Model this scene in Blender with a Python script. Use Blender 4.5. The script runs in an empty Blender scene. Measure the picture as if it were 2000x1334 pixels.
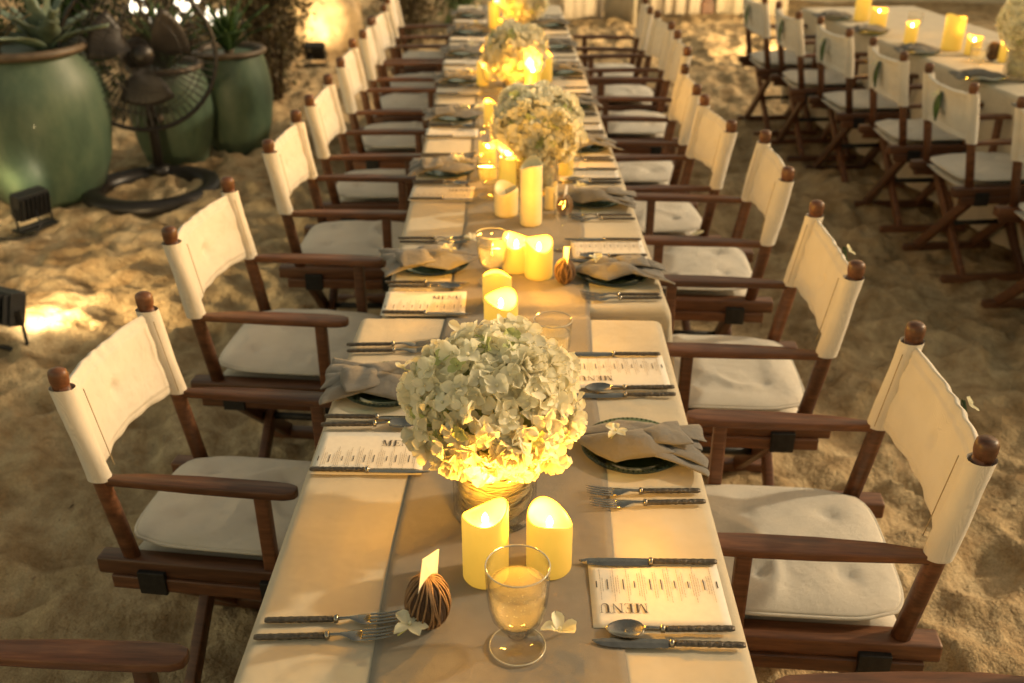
import bpy, bmesh, math, random
import numpy as np
from mathutils import Vector, Matrix
random.seed(7); rng = np.random.default_rng(7)
R = math.radians
sc = bpy.context.scene
col = sc.collection

# ------------------------------------------------------------------ camera, world, sun, exposure
cam_d = bpy.data.cameras.new('camera'); cam = bpy.data.objects.new('camera', cam_d); col.objects.link(cam)
cam.location = (0, 0, 1.815); cam.rotation_euler = (R(90 - 26.87), 0, 0)
cam_d.sensor_width = 36; cam_d.lens = 35; cam_d.clip_start = 0.05; cam_d.clip_end = 800
cam_d.dof.use_dof = True; cam_d.dof.focus_distance = 1.66; cam_d.dof.aperture_fstop = 3.6; cam_d.dof.aperture_blades = 9
sc.camera = cam

SUN_EL, SUN_AZ = 27.0, 14.0            # azimuth: degrees from +X towards +Y
to_sun = Vector((math.cos(R(SUN_EL)) * math.cos(R(SUN_AZ)), math.cos(R(SUN_EL)) * math.sin(R(SUN_AZ)), math.sin(R(SUN_EL))))
world = bpy.data.worlds.new('World'); sc.world = world; world.use_nodes = True
wn = world.node_tree.nodes; wl = world.node_tree.links
bg = wn['Background']; sky = wn.new('ShaderNodeTexSky'); sky.sky_type = 'NISHITA'; sky.sun_disc = False
sky.sun_elevation = R(SUN_EL); sky.sun_rotation = R(90 - SUN_AZ)
tint = wn.new('ShaderNodeMix'); tint.data_type = 'RGBA'; tint.blend_type = 'MULTIPLY'; tint.inputs[0].default_value = 1
tint.inputs[7].default_value = (1.0, 0.63, 0.295, 1)       # warm-graded night air
wl.new(sky.outputs[0], tint.inputs[6]); wl.new(tint.outputs[2], bg.inputs[0]); bg.inputs[1].default_value = 0.15
sd = bpy.data.lights.new('sun', 'SUN'); sd.energy = 1.1; sd.angle = R(2.2); sd.color = (1.0, 0.84, 0.56)
sun = bpy.data.objects.new('sun', sd); col.objects.link(sun); sun.rotation_euler = to_sun.to_track_quat('Z', 'Y').to_euler()
sc.view_settings.view_transform = 'Standard'; sc.view_settings.look = 'None'; sc.view_settings.gamma = 1
sc.view_settings.exposure = 1.0; sc.view_settings.use_curve_mapping = False
sc.cycles.use_denoising = True
sc.cycles.max_bounces = 5; sc.cycles.diffuse_bounces = 3; sc.cycles.glossy_bounces = 3; sc.cycles.transmission_bounces = 3; sc.cycles.transparent_max_bounces = 24; sc.cycles.sample_clamp_indirect = 4
sc.cycles.caustics_reflective = False; sc.cycles.caustics_refractive = False; sc.cycles.use_adaptive_sampling = True; sc.cycles.adaptive_threshold = 0.025

# ------------------------------------------------------------------ noise and mesh helpers
_perm = rng.random((256, 256))
def vnoise(x, y):
    x = np.asarray(x, float); y = np.asarray(y, float)
    xi = np.floor(x).astype(int); yi = np.floor(y).astype(int); fx = x - xi; fy = y - yi
    fx = fx * fx * (3 - 2 * fx); fy = fy * fy * (3 - 2 * fy)
    g = lambda a, b: _perm[a & 255, b & 255]
    return (g(xi, yi) * (1 - fx) + g(xi + 1, yi) * fx) * (1 - fy) + (g(xi, yi + 1) * (1 - fx) + g(xi + 1, yi + 1) * fx) * fy - 0.5
def fbm(x, y, o=4):
    s = 0; a = 1.0; f = 1.0
    for k in range(o):
        s = s + a * vnoise(x * f + 17.3 * k, y * f + 9.1 * k); a *= 0.5; f *= 2.03
    return s

def mesh(v, f, smooth=True, mats=None, fm=None):
    me = bpy.data.meshes.new('mesh'); me.from_pydata([tuple(map(float, p)) for p in v], [], [tuple(map(int, q)) for q in f])
    if mats:
        for m in (mats if isinstance(mats, (list, tuple)) else [mats]): me.materials.append(m)
    if fm is not None: me.polygons.foreach_set('material_index', list(fm))
    if smooth: me.polygons.foreach_set('use_smooth', [True] * len(me.polygons))
    me.update(); return me

class MB:
    def __init__(s): s.v = []; s.f = []
    def add(s, v, f):
        b = len(s.v); s.v += [tuple(p) for p in v]; s.f += [tuple(i + b for i in q) for q in f]; return s
    def bar(s, a, b, w, h, up=(0, 0, 1), w2=None, h2=None):
        a = Vector(a); b = Vector(b); d = (b - a).normalized(); up = Vector(up)
        sx = d.cross(up).normalized(); uz = sx.cross(d).normalized(); w2 = w2 or w; h2 = h2 or h
        v = []
        for p, ww, hh in ((a, w, h), (b, w2, h2)):
            for i, j in ((-1, -1), (1, -1), (1, 1), (-1, 1)): v.append(p + sx * ww / 2 * i + uz * hh / 2 * j)
        return s.add(v, [(3, 2, 1, 0), (4, 5, 6, 7), (0, 1, 5, 4), (1, 2, 6, 5), (2, 3, 7, 6), (3, 0, 4, 7)])
    def box(s, c, sz):
        x, y, z = c; a, b, d = sz[0] / 2, sz[1] / 2, sz[2] / 2
        v = [(x + a * i, y + b * j, z + d * k) for k in (-1, 1) for i, j in ((-1, -1), (1, -1), (1, 1), (-1, 1))]
        return s.add(v, [(3, 2, 1, 0), (4, 5, 6, 7), (0, 1, 5, 4), (1, 2, 6, 5), (2, 3, 7, 6), (3, 0, 4, 7)])
    def lathe(s, prof, n=32, c=(0, 0, 0), ax='Z', cap=True):
        v = []; f = []
        for r, z in prof:
            for k in range(n):
                t = 2 * math.pi * k / n
                p = (r * math.cos(t), r * math.sin(t), z)
                if ax == 'X': p = (p[2], p[0], p[1])
                if ax == 'Y': p = (p[1], p[2], p[0])
                v.append((p[0] + c[0], p[1] + c[1], p[2] + c[2]))
        for i in range(len(prof) - 1):
            for k in range(n):
                k2 = (k + 1) % n; f.append((i * n + k, i * n + k2, (i + 1) * n + k2, (i + 1) * n + k))
        if cap and prof[0][0] > 1e-6: f.append(tuple(reversed(range(n))))
        if cap and prof[-1][0] > 1e-6: f.append(tuple(range((len(prof) - 1) * n, len(prof) * n)))
        return s.add(v, f)
    def tube(s, path, r, n=8, closed=False):
        P = [Vector(p) for p in path]; m = len(P); v = []; f = []
        rr = r if isinstance(r, (list, tuple)) else [r] * m
        nrm = None
        for i, p in enumerate(P):
            a = P[i - 1] if (i > 0 or closed) else p; b = P[(i + 1) % m] if (i < m - 1 or closed) else p
            t = (b - a).normalized()
            if nrm is None: nrm = t.orthogonal().normalized()
            nrm = (nrm - t * nrm.dot(t)); nrm = nrm.normalized() if nrm.length > 1e-6 else t.orthogonal().normalized()
            bn = t.cross(nrm)
            for k in range(n):
                q = 2 * math.pi * k / n; v.append(p + (nrm * math.cos(q) + bn * math.sin(q)) * rr[i])
        for i in range(m if closed else m - 1):
            j = (i + 1) % m
            for k in range(n):
                k2 = (k + 1) % n; f.append((i * n + k, i * n + k2, j * n + k2, j * n + k))
        if not closed: f.append(tuple(reversed(range(n)))); f.append(tuple(range((m - 1) * n, m * n)))
        return s.add(v, f)
    def grid(s, fn, nu, nv, closed_u=False):
        v = [fn(i / nu, j / nv) for j in range(nv + 1) for i in range(nu + (0 if closed_u else 1))]
        w = nu + (0 if closed_u else 1); f = []
        for j in range(nv):
            for i in range(nu):
                i2 = (i + 1) % w if closed_u else i + 1
                f.append((j * w + i, j * w + i2, (j + 1) * w + i2, (j + 1) * w + i))
        return s.add(v, f)
    def xf(s, M):
        s.v = [tuple(M @ Vector(p)) for p in s.v]; return s
    def build(s, mat, smooth=True, bevel=0, seg=2, merge=0):
        me = mesh(s.v, s.f, smooth, mat)
        if bevel or merge:
            bm = bmesh.new(); bm.from_mesh(me)
            if merge: bmesh.ops.remove_doubles(bm, verts=bm.verts, dist=merge)
            if bevel: bmesh.ops.bevel(bm, geom=[e for e in bm.edges if len(e.link_faces) == 2 and e.calc_face_angle(0) > 0.6], offset=bevel, segments=seg, profile=0.6, affect='EDGES', clamp_overlap=True)
            for f in bm.faces: f.smooth = smooth
            bm.to_mesh(me); bm.free()
        return me

def solid(me, t, smooth=True):
    """give an open sheet a real thickness"""
    n = len(me.vertices); co = np.empty(n * 3); no = np.empty(n * 3); me.vertices.foreach_get('co', co); me.vertex_normals.foreach_get('vector', no)
    co = co.reshape(-1, 3); no = no.reshape(-1, 3); v = np.vstack([co, co - no * t]); F = [tuple(p.vertices) for p in me.polygons]; cnt = {}
    for p in F:
        for i in range(len(p)):
            e = (p[i], p[(i + 1) % len(p)]); cnt[e] = 1
    f = F + [tuple(i + n for i in reversed(p)) for p in F] + [(a, a + n, b + n, b) for a, b in cnt if (b, a) not in cnt]
    return mesh(v, f, smooth, list(me.materials))

def put(name, me, parent=None, loc=(0, 0, 0), rot=(0, 0, 0), scale=(1, 1, 1), label=None, cat=None, group=None, kind=None):
    o = bpy.data.objects.new(name, me); col.objects.link(o)
    o.location = loc; o.rotation_euler = rot; o.scale = scale
    if parent: o.parent = parent
    if label: o['label'] = label
    if cat: o['category'] = cat
    if group: o['group'] = group
    if kind: o['kind'] = kind
    return o
def thing(name, parts, loc, rot=(0, 0, 0), scale=(1, 1, 1), label=None, cat=None, group=None):
    """parts: (name, mesh, [sub-parts]) with shared meshes; one new object for each"""
    e = put(name, None, None, loc, rot, scale, label, cat, group); e.empty_display_size = 0.1
    for p in parts:
        o = put(p[0], p[1], e)
        for q in (p[2] if len(p) > 2 else []): put(q[0], q[1], o)
    return e
ORD = ['first', 'second', 'third', 'fourth', 'fifth', 'sixth', 'seventh', 'eighth', 'ninth', 'tenth']

# ------------------------------------------------------------------ materials
def new_mat(name):
    m = bpy.data.materials.new(name); m.use_nodes = True
    n = m.node_tree.nodes; l = m.node_tree.links
    return m, n, l, n['Principled BSDF']
def noise_node(n, l, scale, detail=4, rough=0.6, coord='Object', stretch=None):
    tc = n.new('ShaderNodeTexCoord'); no = n.new('ShaderNodeTexNoise')
    no.inputs['Scale'].default_value = scale; no.inputs['Detail'].default_value = detail; no.inputs['Roughness'].default_value = rough
    if stretch:
        mp = n.new('ShaderNodeMapping'); mp.inputs['Scale'].default_value = stretch
        l.new(tc.outputs[coord], mp.inputs[0]); l.new(mp.outputs[0], no.inputs['Vector'])
    else: l.new(tc.outputs[coord], no.inputs['Vector'])
    return no
def ramp(n, l, src, stops):
    r = n.new('ShaderNodeValToRGB'); e = r.color_ramp.elements
    while len(e) < len(stops): e.new(0.5)
    for i, (p, c) in enumerate(stops): e[i].position = p; e[i].color = (*c, 1)
    l.new(src, r.inputs[0]); return r
def bump(n, l, bsdf, src, strength, dist):
    b = n.new('ShaderNodeBump'); b.inputs['Strength'].default_value = strength; b.inputs['Distance'].default_value = dist
    l.new(src, b.inputs['Height']); l.new(b.outputs[0], bsdf.inputs['Normal']); return b
def simple(name, c, rough=0.5, metal=0.0, nscale=30, var=0.25, bmp=0.0, bdist=0.002, spec=0.5, coat=0, stretch=None, coord='Object', rnd=0.0):
    m, n, l, b = new_mat(name)
    no = noise_node(n, l, nscale, 3, 0.65, coord, stretch)
    r = ramp(n, l, no.outputs[0], [(0.3, tuple(x * (1 - var) for x in c)), (0.7, tuple(min(1, x * (1 + var)) for x in c))])
    out = r.outputs[0]
    if rnd:
        oi = n.new('ShaderNodeObjectInfo'); mr = n.new('ShaderNodeMapRange'); mr.inputs[3].default_value = 1 - rnd; mr.inputs[4].default_value = 1 + rnd
        l.new(oi.outputs['Random'], mr.inputs[0]); hs = n.new('ShaderNodeHueSaturation'); l.new(mr.outputs[0], hs.inputs['Value']); l.new(out, hs.inputs['Color']); out = hs.outputs[0]
    l.new(out, b.inputs['Base Color']); b.inputs['Roughness'].default_value = rough; b.inputs['Metallic'].default_value = metal
    b.inputs['Specular IOR Level'].default_value = spec; b.inputs['Coat Weight'].default_value = coat; b.inputs['Coat Roughness'].default_value = 0.12
    if bmp: bump(n, l, b, no.outputs[0], bmp, bdist)
    return m

def cloth_mat(name, c, weave=900, var=0.08, bmp=0.25, sheen=0.2, wr=7):
    m, n, l, b = new_mat(name)
    no = noise_node(n, l, 9, 3, 0.6); r = ramp(n, l, no.outputs[0], [(0.3, tuple(x * (1 - var) for x in c)), (0.7, tuple(min(1, x * (1 + var)) for x in c))])
    tc = n.new('ShaderNodeTexCoord'); w1 = n.new('ShaderNodeTexWave'); w2 = n.new('ShaderNodeTexWave'); w2.bands_direction = 'Y'
    for w in (w1, w2):
        w.inputs['Scale'].default_value = weave; w.inputs['Distortion'].default_value = 0; w.inputs['Detail'].default_value = 0; l.new(tc.outputs['Object'], w.inputs[0])
    ad = n.new('ShaderNodeMath'); ad.operation = 'ADD'; l.new(w1.outputs[1], ad.inputs[0]); l.new(w2.outputs[1], ad.inputs[1])
    mx = n.new('ShaderNodeMix'); mx.data_type = 'RGBA'; mx.blend_type = 'MULTIPLY'; mx.inputs[0].default_value = 0.18
    l.new(r.outputs[0], mx.inputs[6]); l.new(ad.outputs[0], mx.inputs[7]); l.new(mx.outputs[2], b.inputs['Base Color'])
    b.inputs['Roughness'].default_value = 0.85; b.inputs['Sheen Weight'].default_value = sheen; b.inputs['Specular IOR Level'].default_value = 0.2
    wrk = noise_node(n, l, wr, 3, 0.6)
    b1 = n.new('ShaderNodeBump'); b1.inputs['Strength'].default_value = 0.5; b1.inputs['Distance'].default_value = 0.012; l.new(wrk.outputs[0], b1.inputs['Height'])
    b2 = n.new('ShaderNodeBump'); b2.inputs['Strength'].default_value = bmp; b2.inputs['Distance'].default_value = 0.0006; l.new(ad.outputs[0], b2.inputs['Height'])
    l.new(b1.outputs[0], b2.inputs['Normal']); l.new(b2.outputs[0], b.inputs['Normal'])
    return m

def wood_mat():
    m, n, l, b = new_mat('teak')
    no = noise_node(n, l, 6, 6, 0.65, stretch=(1.5, 14, 14)); r = ramp(n, l, no.outputs[0], [(0.25, (0.055, 0.022, 0.010)), (0.55, (0.14, 0.056, 0.025)), (0.8, (0.24, 0.105, 0.048))])
    oi = n.new('ShaderNodeObjectInfo'); mr = n.new('ShaderNodeMapRange'); mr.inputs[3].default_value = 0.65; mr.inputs[4].default_value = 1.2
    l.new(oi.outputs['Random'], mr.inputs[0]); hs = n.new('ShaderNodeHueSaturation'); l.new(mr.outputs[0], hs.inputs['Value']); l.new(r.outputs[0], hs.inputs['Color'])
    l.new(hs.outputs[0], b.inputs['Base Color']); b.inputs['Roughness'].default_value = 0.42
    bump(n, l, b, no.outputs[0], 0.25, 0.002); return m

def sand_mat():
    m, n, l, b = new_mat('sand')
    n1 = noise_node(n, l, 2.2, 4, 0.6); n2 = noise_node(n, l, 260, 1, 0.8); n3 = noise_node(n, l, 16, 4, 0.7)
    r = ramp(n, l, n1.outputs[0], [(0.3, (0.50, 0.37, 0.205)), (0.7, (0.74, 0.575, 0.35))])
    r2 = ramp(n, l, n2.outputs[0], [(0.25, (0.45, 0.40, 0.35)), (0.6, (1, 1, 1))])
    n4 = noise_node(n, l, 9, 3, 0.6); r4 = ramp(n, l, n4.outputs[0], [(0.34, (0.50, 0.43, 0.36)), (0.62, (1, 1, 1))]); m4 = n.new('ShaderNodeMix'); m4.data_type = 'RGBA'; m4.blend_type = 'MULTIPLY'; m4.inputs[0].default_value = 0.8; l.new(r.outputs[0], m4.inputs[6]); l.new(r4.outputs[0], m4.inputs[7])
    mx = n.new('ShaderNodeMix'); mx.data_type = 'RGBA'; mx.blend_type = 'MULTIPLY'; mx.inputs[0].default_value = 0.75
    l.new(m4.outputs[2], mx.inputs[6]); l.new(r2.outputs[0], mx.inputs[7]); l.new(mx.outputs[2], b.inputs['Base Color'])
    b.inputs['Roughness'].default_value = 0.95; b.inputs['Specular IOR Level'].default_value = 0.15
    b1 = n.new('ShaderNodeBump'); b1.inputs['Strength'].default_value = 0.9; b1.inputs['Distance'].default_value = 0.04; l.new(n3.outputs[0], b1.inputs['Height'])
    b2 = n.new('ShaderNodeBump'); b2.inputs['Strength'].default_value = 0.5; b2.inputs['Distance'].default_value = 0.003; l.new(n2.outputs[0], b2.inputs['Height'])
    l.new(b1.outputs[0], b2.inputs['Normal']); l.new(b2.outputs[0], b.inputs['Normal']); return m

def thin_glass(name, tintc=(0.97, 0.97, 0.95), rough=0.02, edge=0.55, cloudy=0.0):
    m = bpy.data.materials.new(name); m.use_nodes = True; n = m.node_tree.nodes; l = m.node_tree.links
    n.remove(n['Principled BSDF']); out = n['Material Output']
    t = n.new('ShaderNodeBsdfTransparent'); t.inputs[0].default_value = (*tintc, 1)
    g = n.new('ShaderNodeBsdfGlossy'); g.inputs['Roughness'].default_value = rough; em = edge
    fr = n.new('ShaderNodeLayerWeight'); fr.inputs[0].default_value = 0.5; pw = n.new('ShaderNodeMath'); pw.operation = 'POWER'; pw.inputs[1].default_value = 4.0; l.new(fr.outputs['Facing'], pw.inputs[0])
    ml = n.new('ShaderNodeMath'); ml.operation = 'MULTIPLY_ADD'; ml.inputs[1].default_value = 0.75; ml.inputs[2].default_value = 0.035; l.new(pw.outputs[0], ml.inputs[0])
    no = noise_node(n, l, 60, 2, 0.5); bp = n.new('ShaderNodeBump'); bp.inputs['Strength'].default_value = 0.08; bp.inputs['Distance'].default_value = 0.002
    l.new(no.outputs[0], bp.inputs['Height']); l.new(bp.outputs[0], g.inputs['Normal'])
    mx = n.new('ShaderNodeMixShader'); l.new(ml.outputs[0], mx.inputs[0]); body = t.outputs[0]
    tm = n.new('ShaderNodeMix'); tm.data_type = 'RGBA'; tm.inputs[6].default_value = (*tintc, 1); tm.inputs[7].default_value = (*(x * (1 - edge) for x in tintc), 1)   # longer path through the glass at its edges
    p2 = n.new('ShaderNodeMath'); p2.operation = 'POWER'; p2.inputs[1].default_value = 3.0; l.new(fr.outputs['Facing'], p2.inputs[0]); l.new(p2.outputs[0], tm.inputs[0]); l.new(tm.outputs[2], t.inputs[0])
    if cloudy:
        tl = n.new('ShaderNodeBsdfTranslucent'); tl.inputs[0].default_value = (*tintc, 1); m2 = n.new('ShaderNodeMixShader'); m2.inputs[0].default_value = cloudy; l.new(body, m2.inputs[1]); l.new(tl.outputs[0], m2.inputs[2]); body = m2.outputs[0]
    l.new(body, mx.inputs[1]); l.new(g.outputs[0], mx.inputs[2]); l.new(mx.outputs[0], out.inputs[0])
    return m

def emit_mat(name, c, s, base=(0.8, 0.7, 0.45), nscale=18, var=0.18):
    m, n, l, b = new_mat(name); b.inputs['Base Color'].default_value = (*base, 1); b.inputs['Roughness'].default_value = 0.45
    no = noise_node(n, l, nscale, 3, 0.5); r = ramp(n, l, no.outputs[0], [(0.25, tuple(x * (1 - var) for x in c)), (0.75, c)])
    l.new(r.outputs[0], b.inputs['Emission Color']); b.inputs['Emission Strength'].default_value = s; return m

def leafy(name, c, tr=0.35, var=0.35, rough=0.45, nscale=25, rnd=0.15):
    m = simple(name, c, rough, 0, nscale, var, rnd=rnd); n = m.node_tree.nodes; l = m.node_tree.links; b = n['Principled BSDF']
    t = n.new('ShaderNodeBsdfTranslucent'); src = b.inputs['Base Color'].links[0].from_socket; l.new(src, t.inputs[0])
    mx = n.new('ShaderNodeMixShader'); mx.inputs[0].default_value = tr; l.new(b.outputs[0], mx.inputs[1]); l.new(t.outputs[0], mx.inputs[2]); l.new(mx.outputs[0], n['Material Output'].inputs[0])
    return m

M = {}
M['sand'] = sand_mat()
M['linen'] = cloth_mat('ivory linen', (0.54, 0.465, 0.34), 700, 0.07)
M['runner'] = cloth_mat('taupe linen', (0.25, 0.213, 0.165), 600, 0.10, 0.4)
M['napkin'] = cloth_mat('taupe napkin', (0.18, 0.165, 0.145), 700, 0.08, 0.3, wr=22)
M['canvas'] = cloth_mat('cream canvas', (0.70, 0.655, 0.575), 520, 0.05, 0.5, wr=14)
M['cushion'] = cloth_mat('cream cushion', (0.68, 0.635, 0.555), 520, 0.05, 0.5, wr=16)
M['thread'] = simple('seam thread', (0.32, 0.25, 0.15), 0.9)
M['teak'] = wood_mat()
M['bracket'] = simple('dark bracket', (0.035, 0.034, 0.033), 0.5, 0.6, 40, 0.3, 0.2)
M['steel'] = simple('hammered steel', (0.30, 0.275, 0.24), 0.22, 1.0, 90, 0.15, 0.25, 0.002)
M['handle'] = simple('dark hammered handle', (0.11, 0.095, 0.08), 0.36, 0.85, 160, 0.4, 0.9, 0.004)
M['glass'] = thin_glass('clear glass', (.992, .992, .985), .02, .28); M['plateglass'] = thin_glass('green tinted plate glass', (0.50, 0.60, 0.52), 0.08)
M['paper'] = simple('ivory card', (0.74, 0.68, 0.58), 0.8, 0, 60, 0.04)
M['ink'] = simple('print', (0.06, 0.05, 0.045), 0.7, 0, 60, 0.1); M['smallink'] = simple('small print', (0.30, 0.25, 0.19), 0.7, 0, 60, 0.1)
M['petal'] = leafy('hydrangea petal', (0.92, 0.87, 0.67), 0.42, 0.07, 0.6, 30, 0.16)
M['petal_green'] = leafy('young petal', (0.56, 0.60, 0.26), 0.4, 0.15, 0.6, 30, 0.15)
M['orchid'] = leafy('orchid petal', (0.80, 0.78, 0.60), 0.35, 0.08, 0.5, 60, 0.08)
M['core'] = simple('flower stems', (0.30, 0.33, 0.14), 0.8, 0, 40, 0.5)
M['raffia'] = leafy('raffia strands', (0.95, 0.80, 0.48), 0.35, 0.15, 0.7, 60, 0.05)
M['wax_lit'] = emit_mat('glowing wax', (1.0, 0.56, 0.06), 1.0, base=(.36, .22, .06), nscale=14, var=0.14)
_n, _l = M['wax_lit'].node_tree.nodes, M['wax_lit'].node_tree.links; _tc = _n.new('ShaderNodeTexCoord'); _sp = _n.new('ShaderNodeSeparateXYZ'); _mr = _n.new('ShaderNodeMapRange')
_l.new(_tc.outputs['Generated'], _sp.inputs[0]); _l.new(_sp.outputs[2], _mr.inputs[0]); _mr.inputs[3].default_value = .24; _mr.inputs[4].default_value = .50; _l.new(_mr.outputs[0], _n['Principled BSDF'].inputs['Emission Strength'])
M['flame'] = emit_mat('lamp flame', (1.0, 0.95, 0.75), 9.0, var=0.02)
M['wax'] = simple('ivory wax', (0.72, 0.62, 0.36), 0.45, 0, 20, 0.06)
M['nut'] = simple('fibrous seed husk', (0.055, 0.028, 0.014), 0.85, 0, 24, 0.6, 0.5, 0.004, stretch=(30, 30, 2.5))
M['rib'] = simple('pale husk fibre', (0.20, 0.115, 0.055), 0.8, 0, 50, 0.35)
M['black'] = simple('black lamp housing', (0.02, 0.02, 0.021), 0.5, 0, 60, 0.3, 0.1)
M['fanblack'] = simple('fan metal', (0.028, 0.024, 0.022), 0.4, 0.4, 60, 0.3)
M['fanblade'] = simple('fan blade', (0.032, 0.026, 0.022), 0.45, 0.1, 10, 0.3)
M['leaf'] = leafy('green leaf', (0.06, 0.12, 0.03), 0.3, 0.5, 0.45, 20, 0.3)
M['leaf2'] = leafy('dry bush leaf', (0.13, 0.10, 0.05), 0.3, 0.5, 0.6, 12, 0.3)
M['agave'] = leafy('blue green succulent', (0.15, 0.20, 0.15), 0.1, 0.3, 0.5, 14, 0.2)
M['bark'] = simple('bark', (0.09, 0.06, 0.04), 0.9, 0, 20, 0.5, 0.6, 0.01)
M['soil'] = simple('potting soil', (0.05, 0.033, 0.02), 0.95, 0, 60, 0.5, 0.6, 0.01)
M['rock'] = simple('sandy boulder', (0.40, 0.30, 0.18), 0.9, 0, 5, 0.4, 0.8, 0.05)
M['litter'] = simple('beach litter', (0.20, 0.13, 0.075), 0.9, 0, 3, 0.8); M['curtain'] = cloth_mat('canvas drape', (0.62, 0.53, 0.42), 200, 0.06, wr=3)
M['wall'] = simple('lime washed wall', (0.62, 0.52, 0.38), 0.9, 0, 4, 0.12, 0.3, 0.01)
M['glow_blob'] = emit_mat('wall gap glow', (1.0, 0.88, 0.68), 1.6, var=0.05)  # glow of the added blobs that stand in for lit leaf gaps
M['lens'] = emit_mat('lit lamp glass', (1.0, 0.85, 0.55), 6.0, var=0.05)

def pot_mat():
    m, n, l, b = new_mat('green glaze')
    n1 = noise_node(n, l, 5, 6, 0.65, stretch=(1, 1, 0.45)); tc = n.new('ShaderNodeTexCoord'); sp = n.new('ShaderNodeSeparateXYZ'); l.new(tc.outputs['Object'], sp.inputs[0])
    r = ramp(n, l, n1.outputs[0], [(0.25, (0.030, 0.050, 0.034)), (0.5, (0.070, 0.112, 0.070)), (0.78, (0.14, 0.175, 0.11))])
    l.new(r.outputs[0], b.inputs['Base Color']); b.inputs['Roughness'].default_value = 0.5; b.inputs['Coat Weight'].default_value = 0.06
    bump(n, l, b, n1.outputs[0], 0.12, 0.02); return m
M['glaze'] = pot_mat(); M['potrim'] = simple('terracotta rim glaze', (0.11, 0.078, 0.05), 0.5, 0, 10, 0.4)
M['liquid'] = thin_glass('sparkling drink', (1.0, 0.97, 0.86), 0.05, 0.2, 0.13); M['rim_highlight'] = simple('painted rim highlight', (0.50, 0.47, 0.38), 0.08, 0, 20, 0.2, spec=1.0); M['bubble'] = simple('bubble', (0.85, 0.82, 0.7), 0.1)

# ------------------------------------------------------------------ sand: one sheet to the horizon
def axis(a, b, step, far_lo, far_hi):
    core = np.arange(a, b + 1e-6, step); lo = []; hi = []; x, s = a, step
    while x > far_lo: s *= 1.35; x -= s; lo.append(x)
    x, s = b, step
    while x < far_hi: s *= 1.35; x += s; hi.append(x)
    return np.array(lo[::-1] + list(core) + hi)
gx = axis(-3.3, 3.3, 0.019, -300, 300); gy = axis(0.7, 7.2, 0.019, -60, 500); gy = np.concatenate([gy[gy <= 7.2], np.arange(7.235, 12.6, .035), axis(12.2, 12.6, .035, 12, 500)[13:]])
X, Y = np.meshgrid(gx, gy); near = np.exp(-np.maximum(0, np.hypot(X / 6, (Y - 6) / 9) - 1) * 3)
Zs = 0.055 * fbm(X * 0.9, Y * 0.9, 3) + 0.075 * fbm(X * 3.1 + 5, Y * 3.1, 4) * near
rid = 1 - np.abs(2 * fbm(X * 5.2 + 30, Y * 5.2, 3)); Zs += 0.040 * (rid - 0.7) * near + 0.016 * fbm(X * 13 + 8, Y * 13, 4) * near
for k in range(1000):                                          # trampled footprints
    px, py = rng.uniform(-4, 4), rng.uniform(0.7, 12); a = rng.uniform(0, math.pi); L, W = rng.uniform(0.09, 0.17), rng.uniform(0.045, 0.09); amp = rng.uniform(.25, 1.0) * (1 if py < 7.5 else .45)
    i0, i1 = np.searchsorted(gx, [px - 0.3, px + 0.3]); j0, j1 = np.searchsorted(gy, [py - 0.3, py + 0.3])
    dx = X[j0:j1, i0:i1] - px; dy = Y[j0:j1, i0:i1] - py
    u = (dx * math.cos(a) + dy * math.sin(a)) / L; v = (-dx * math.sin(a) + dy * math.cos(a)) / W; q = np.sqrt(u * u + v * v)
    Zs[j0:j1, i0:i1] += amp * (-0.030 * np.exp(-q ** 6) + 0.016 * np.exp(-((q - 1.25) / 0.3) ** 2))
Zs = np.where(near > 0.02, Zs, 0.0) - 0.012
V = np.stack([X, Y, Zs], -1).reshape(-1, 3); nx, ny = len(gx), len(gy)
I = np.arange(nx * ny).reshape(ny, nx); F = np.stack([I[:-1, :-1], I[:-1, 1:], I[1:, 1:], I[1:, :-1]], -1).reshape(-1, 4)
me = bpy.data.meshes.new('sand'); me.vertices.add(len(V)); me.vertices.foreach_set('co', V.ravel()); me.loops.add(len(F) * 4); me.loops.foreach_set('vertex_index', F.ravel())
me.polygons.add(len(F)); me.polygons.foreach_set('loop_start', np.arange(0, len(F) * 4, 4)); me.polygons.foreach_set('loop_total', np.full(len(F), 4)); me.update(calc_edges=True)
me.polygons.foreach_set('use_smooth', [True] * len(F)); me.materials.append(M['sand'])
put('sand', me, kind='structure')
def gz(x, y):
    return float(Zs[min(ny - 1, np.searchsorted(gy, y)), min(nx - 1, np.searchsorted(gx, x))])

lb = MB(); lr = random.Random(77)                              # twigs, shell chips and leaf bits lying on the sand
for k in range(420):
    x, y = lr.uniform(-3, 3), lr.uniform(1.2, 9); z = gz(x, y) + .003; a = lr.uniform(0, 6.28); L = lr.uniform(.004, .02); w = lr.uniform(.0015, .006)
    lb.bar((x - L / 2 * math.cos(a), y - L / 2 * math.sin(a), z), (x + L / 2 * math.cos(a), y + L / 2 * math.sin(a), z + .001), w, .003, w2=w * .4, h2=.002)
put('beach_litter', lb.build(M['litter'], False), label='twigs and shell chips scattered over the sand', cat='litter', kind='stuff')

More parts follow.
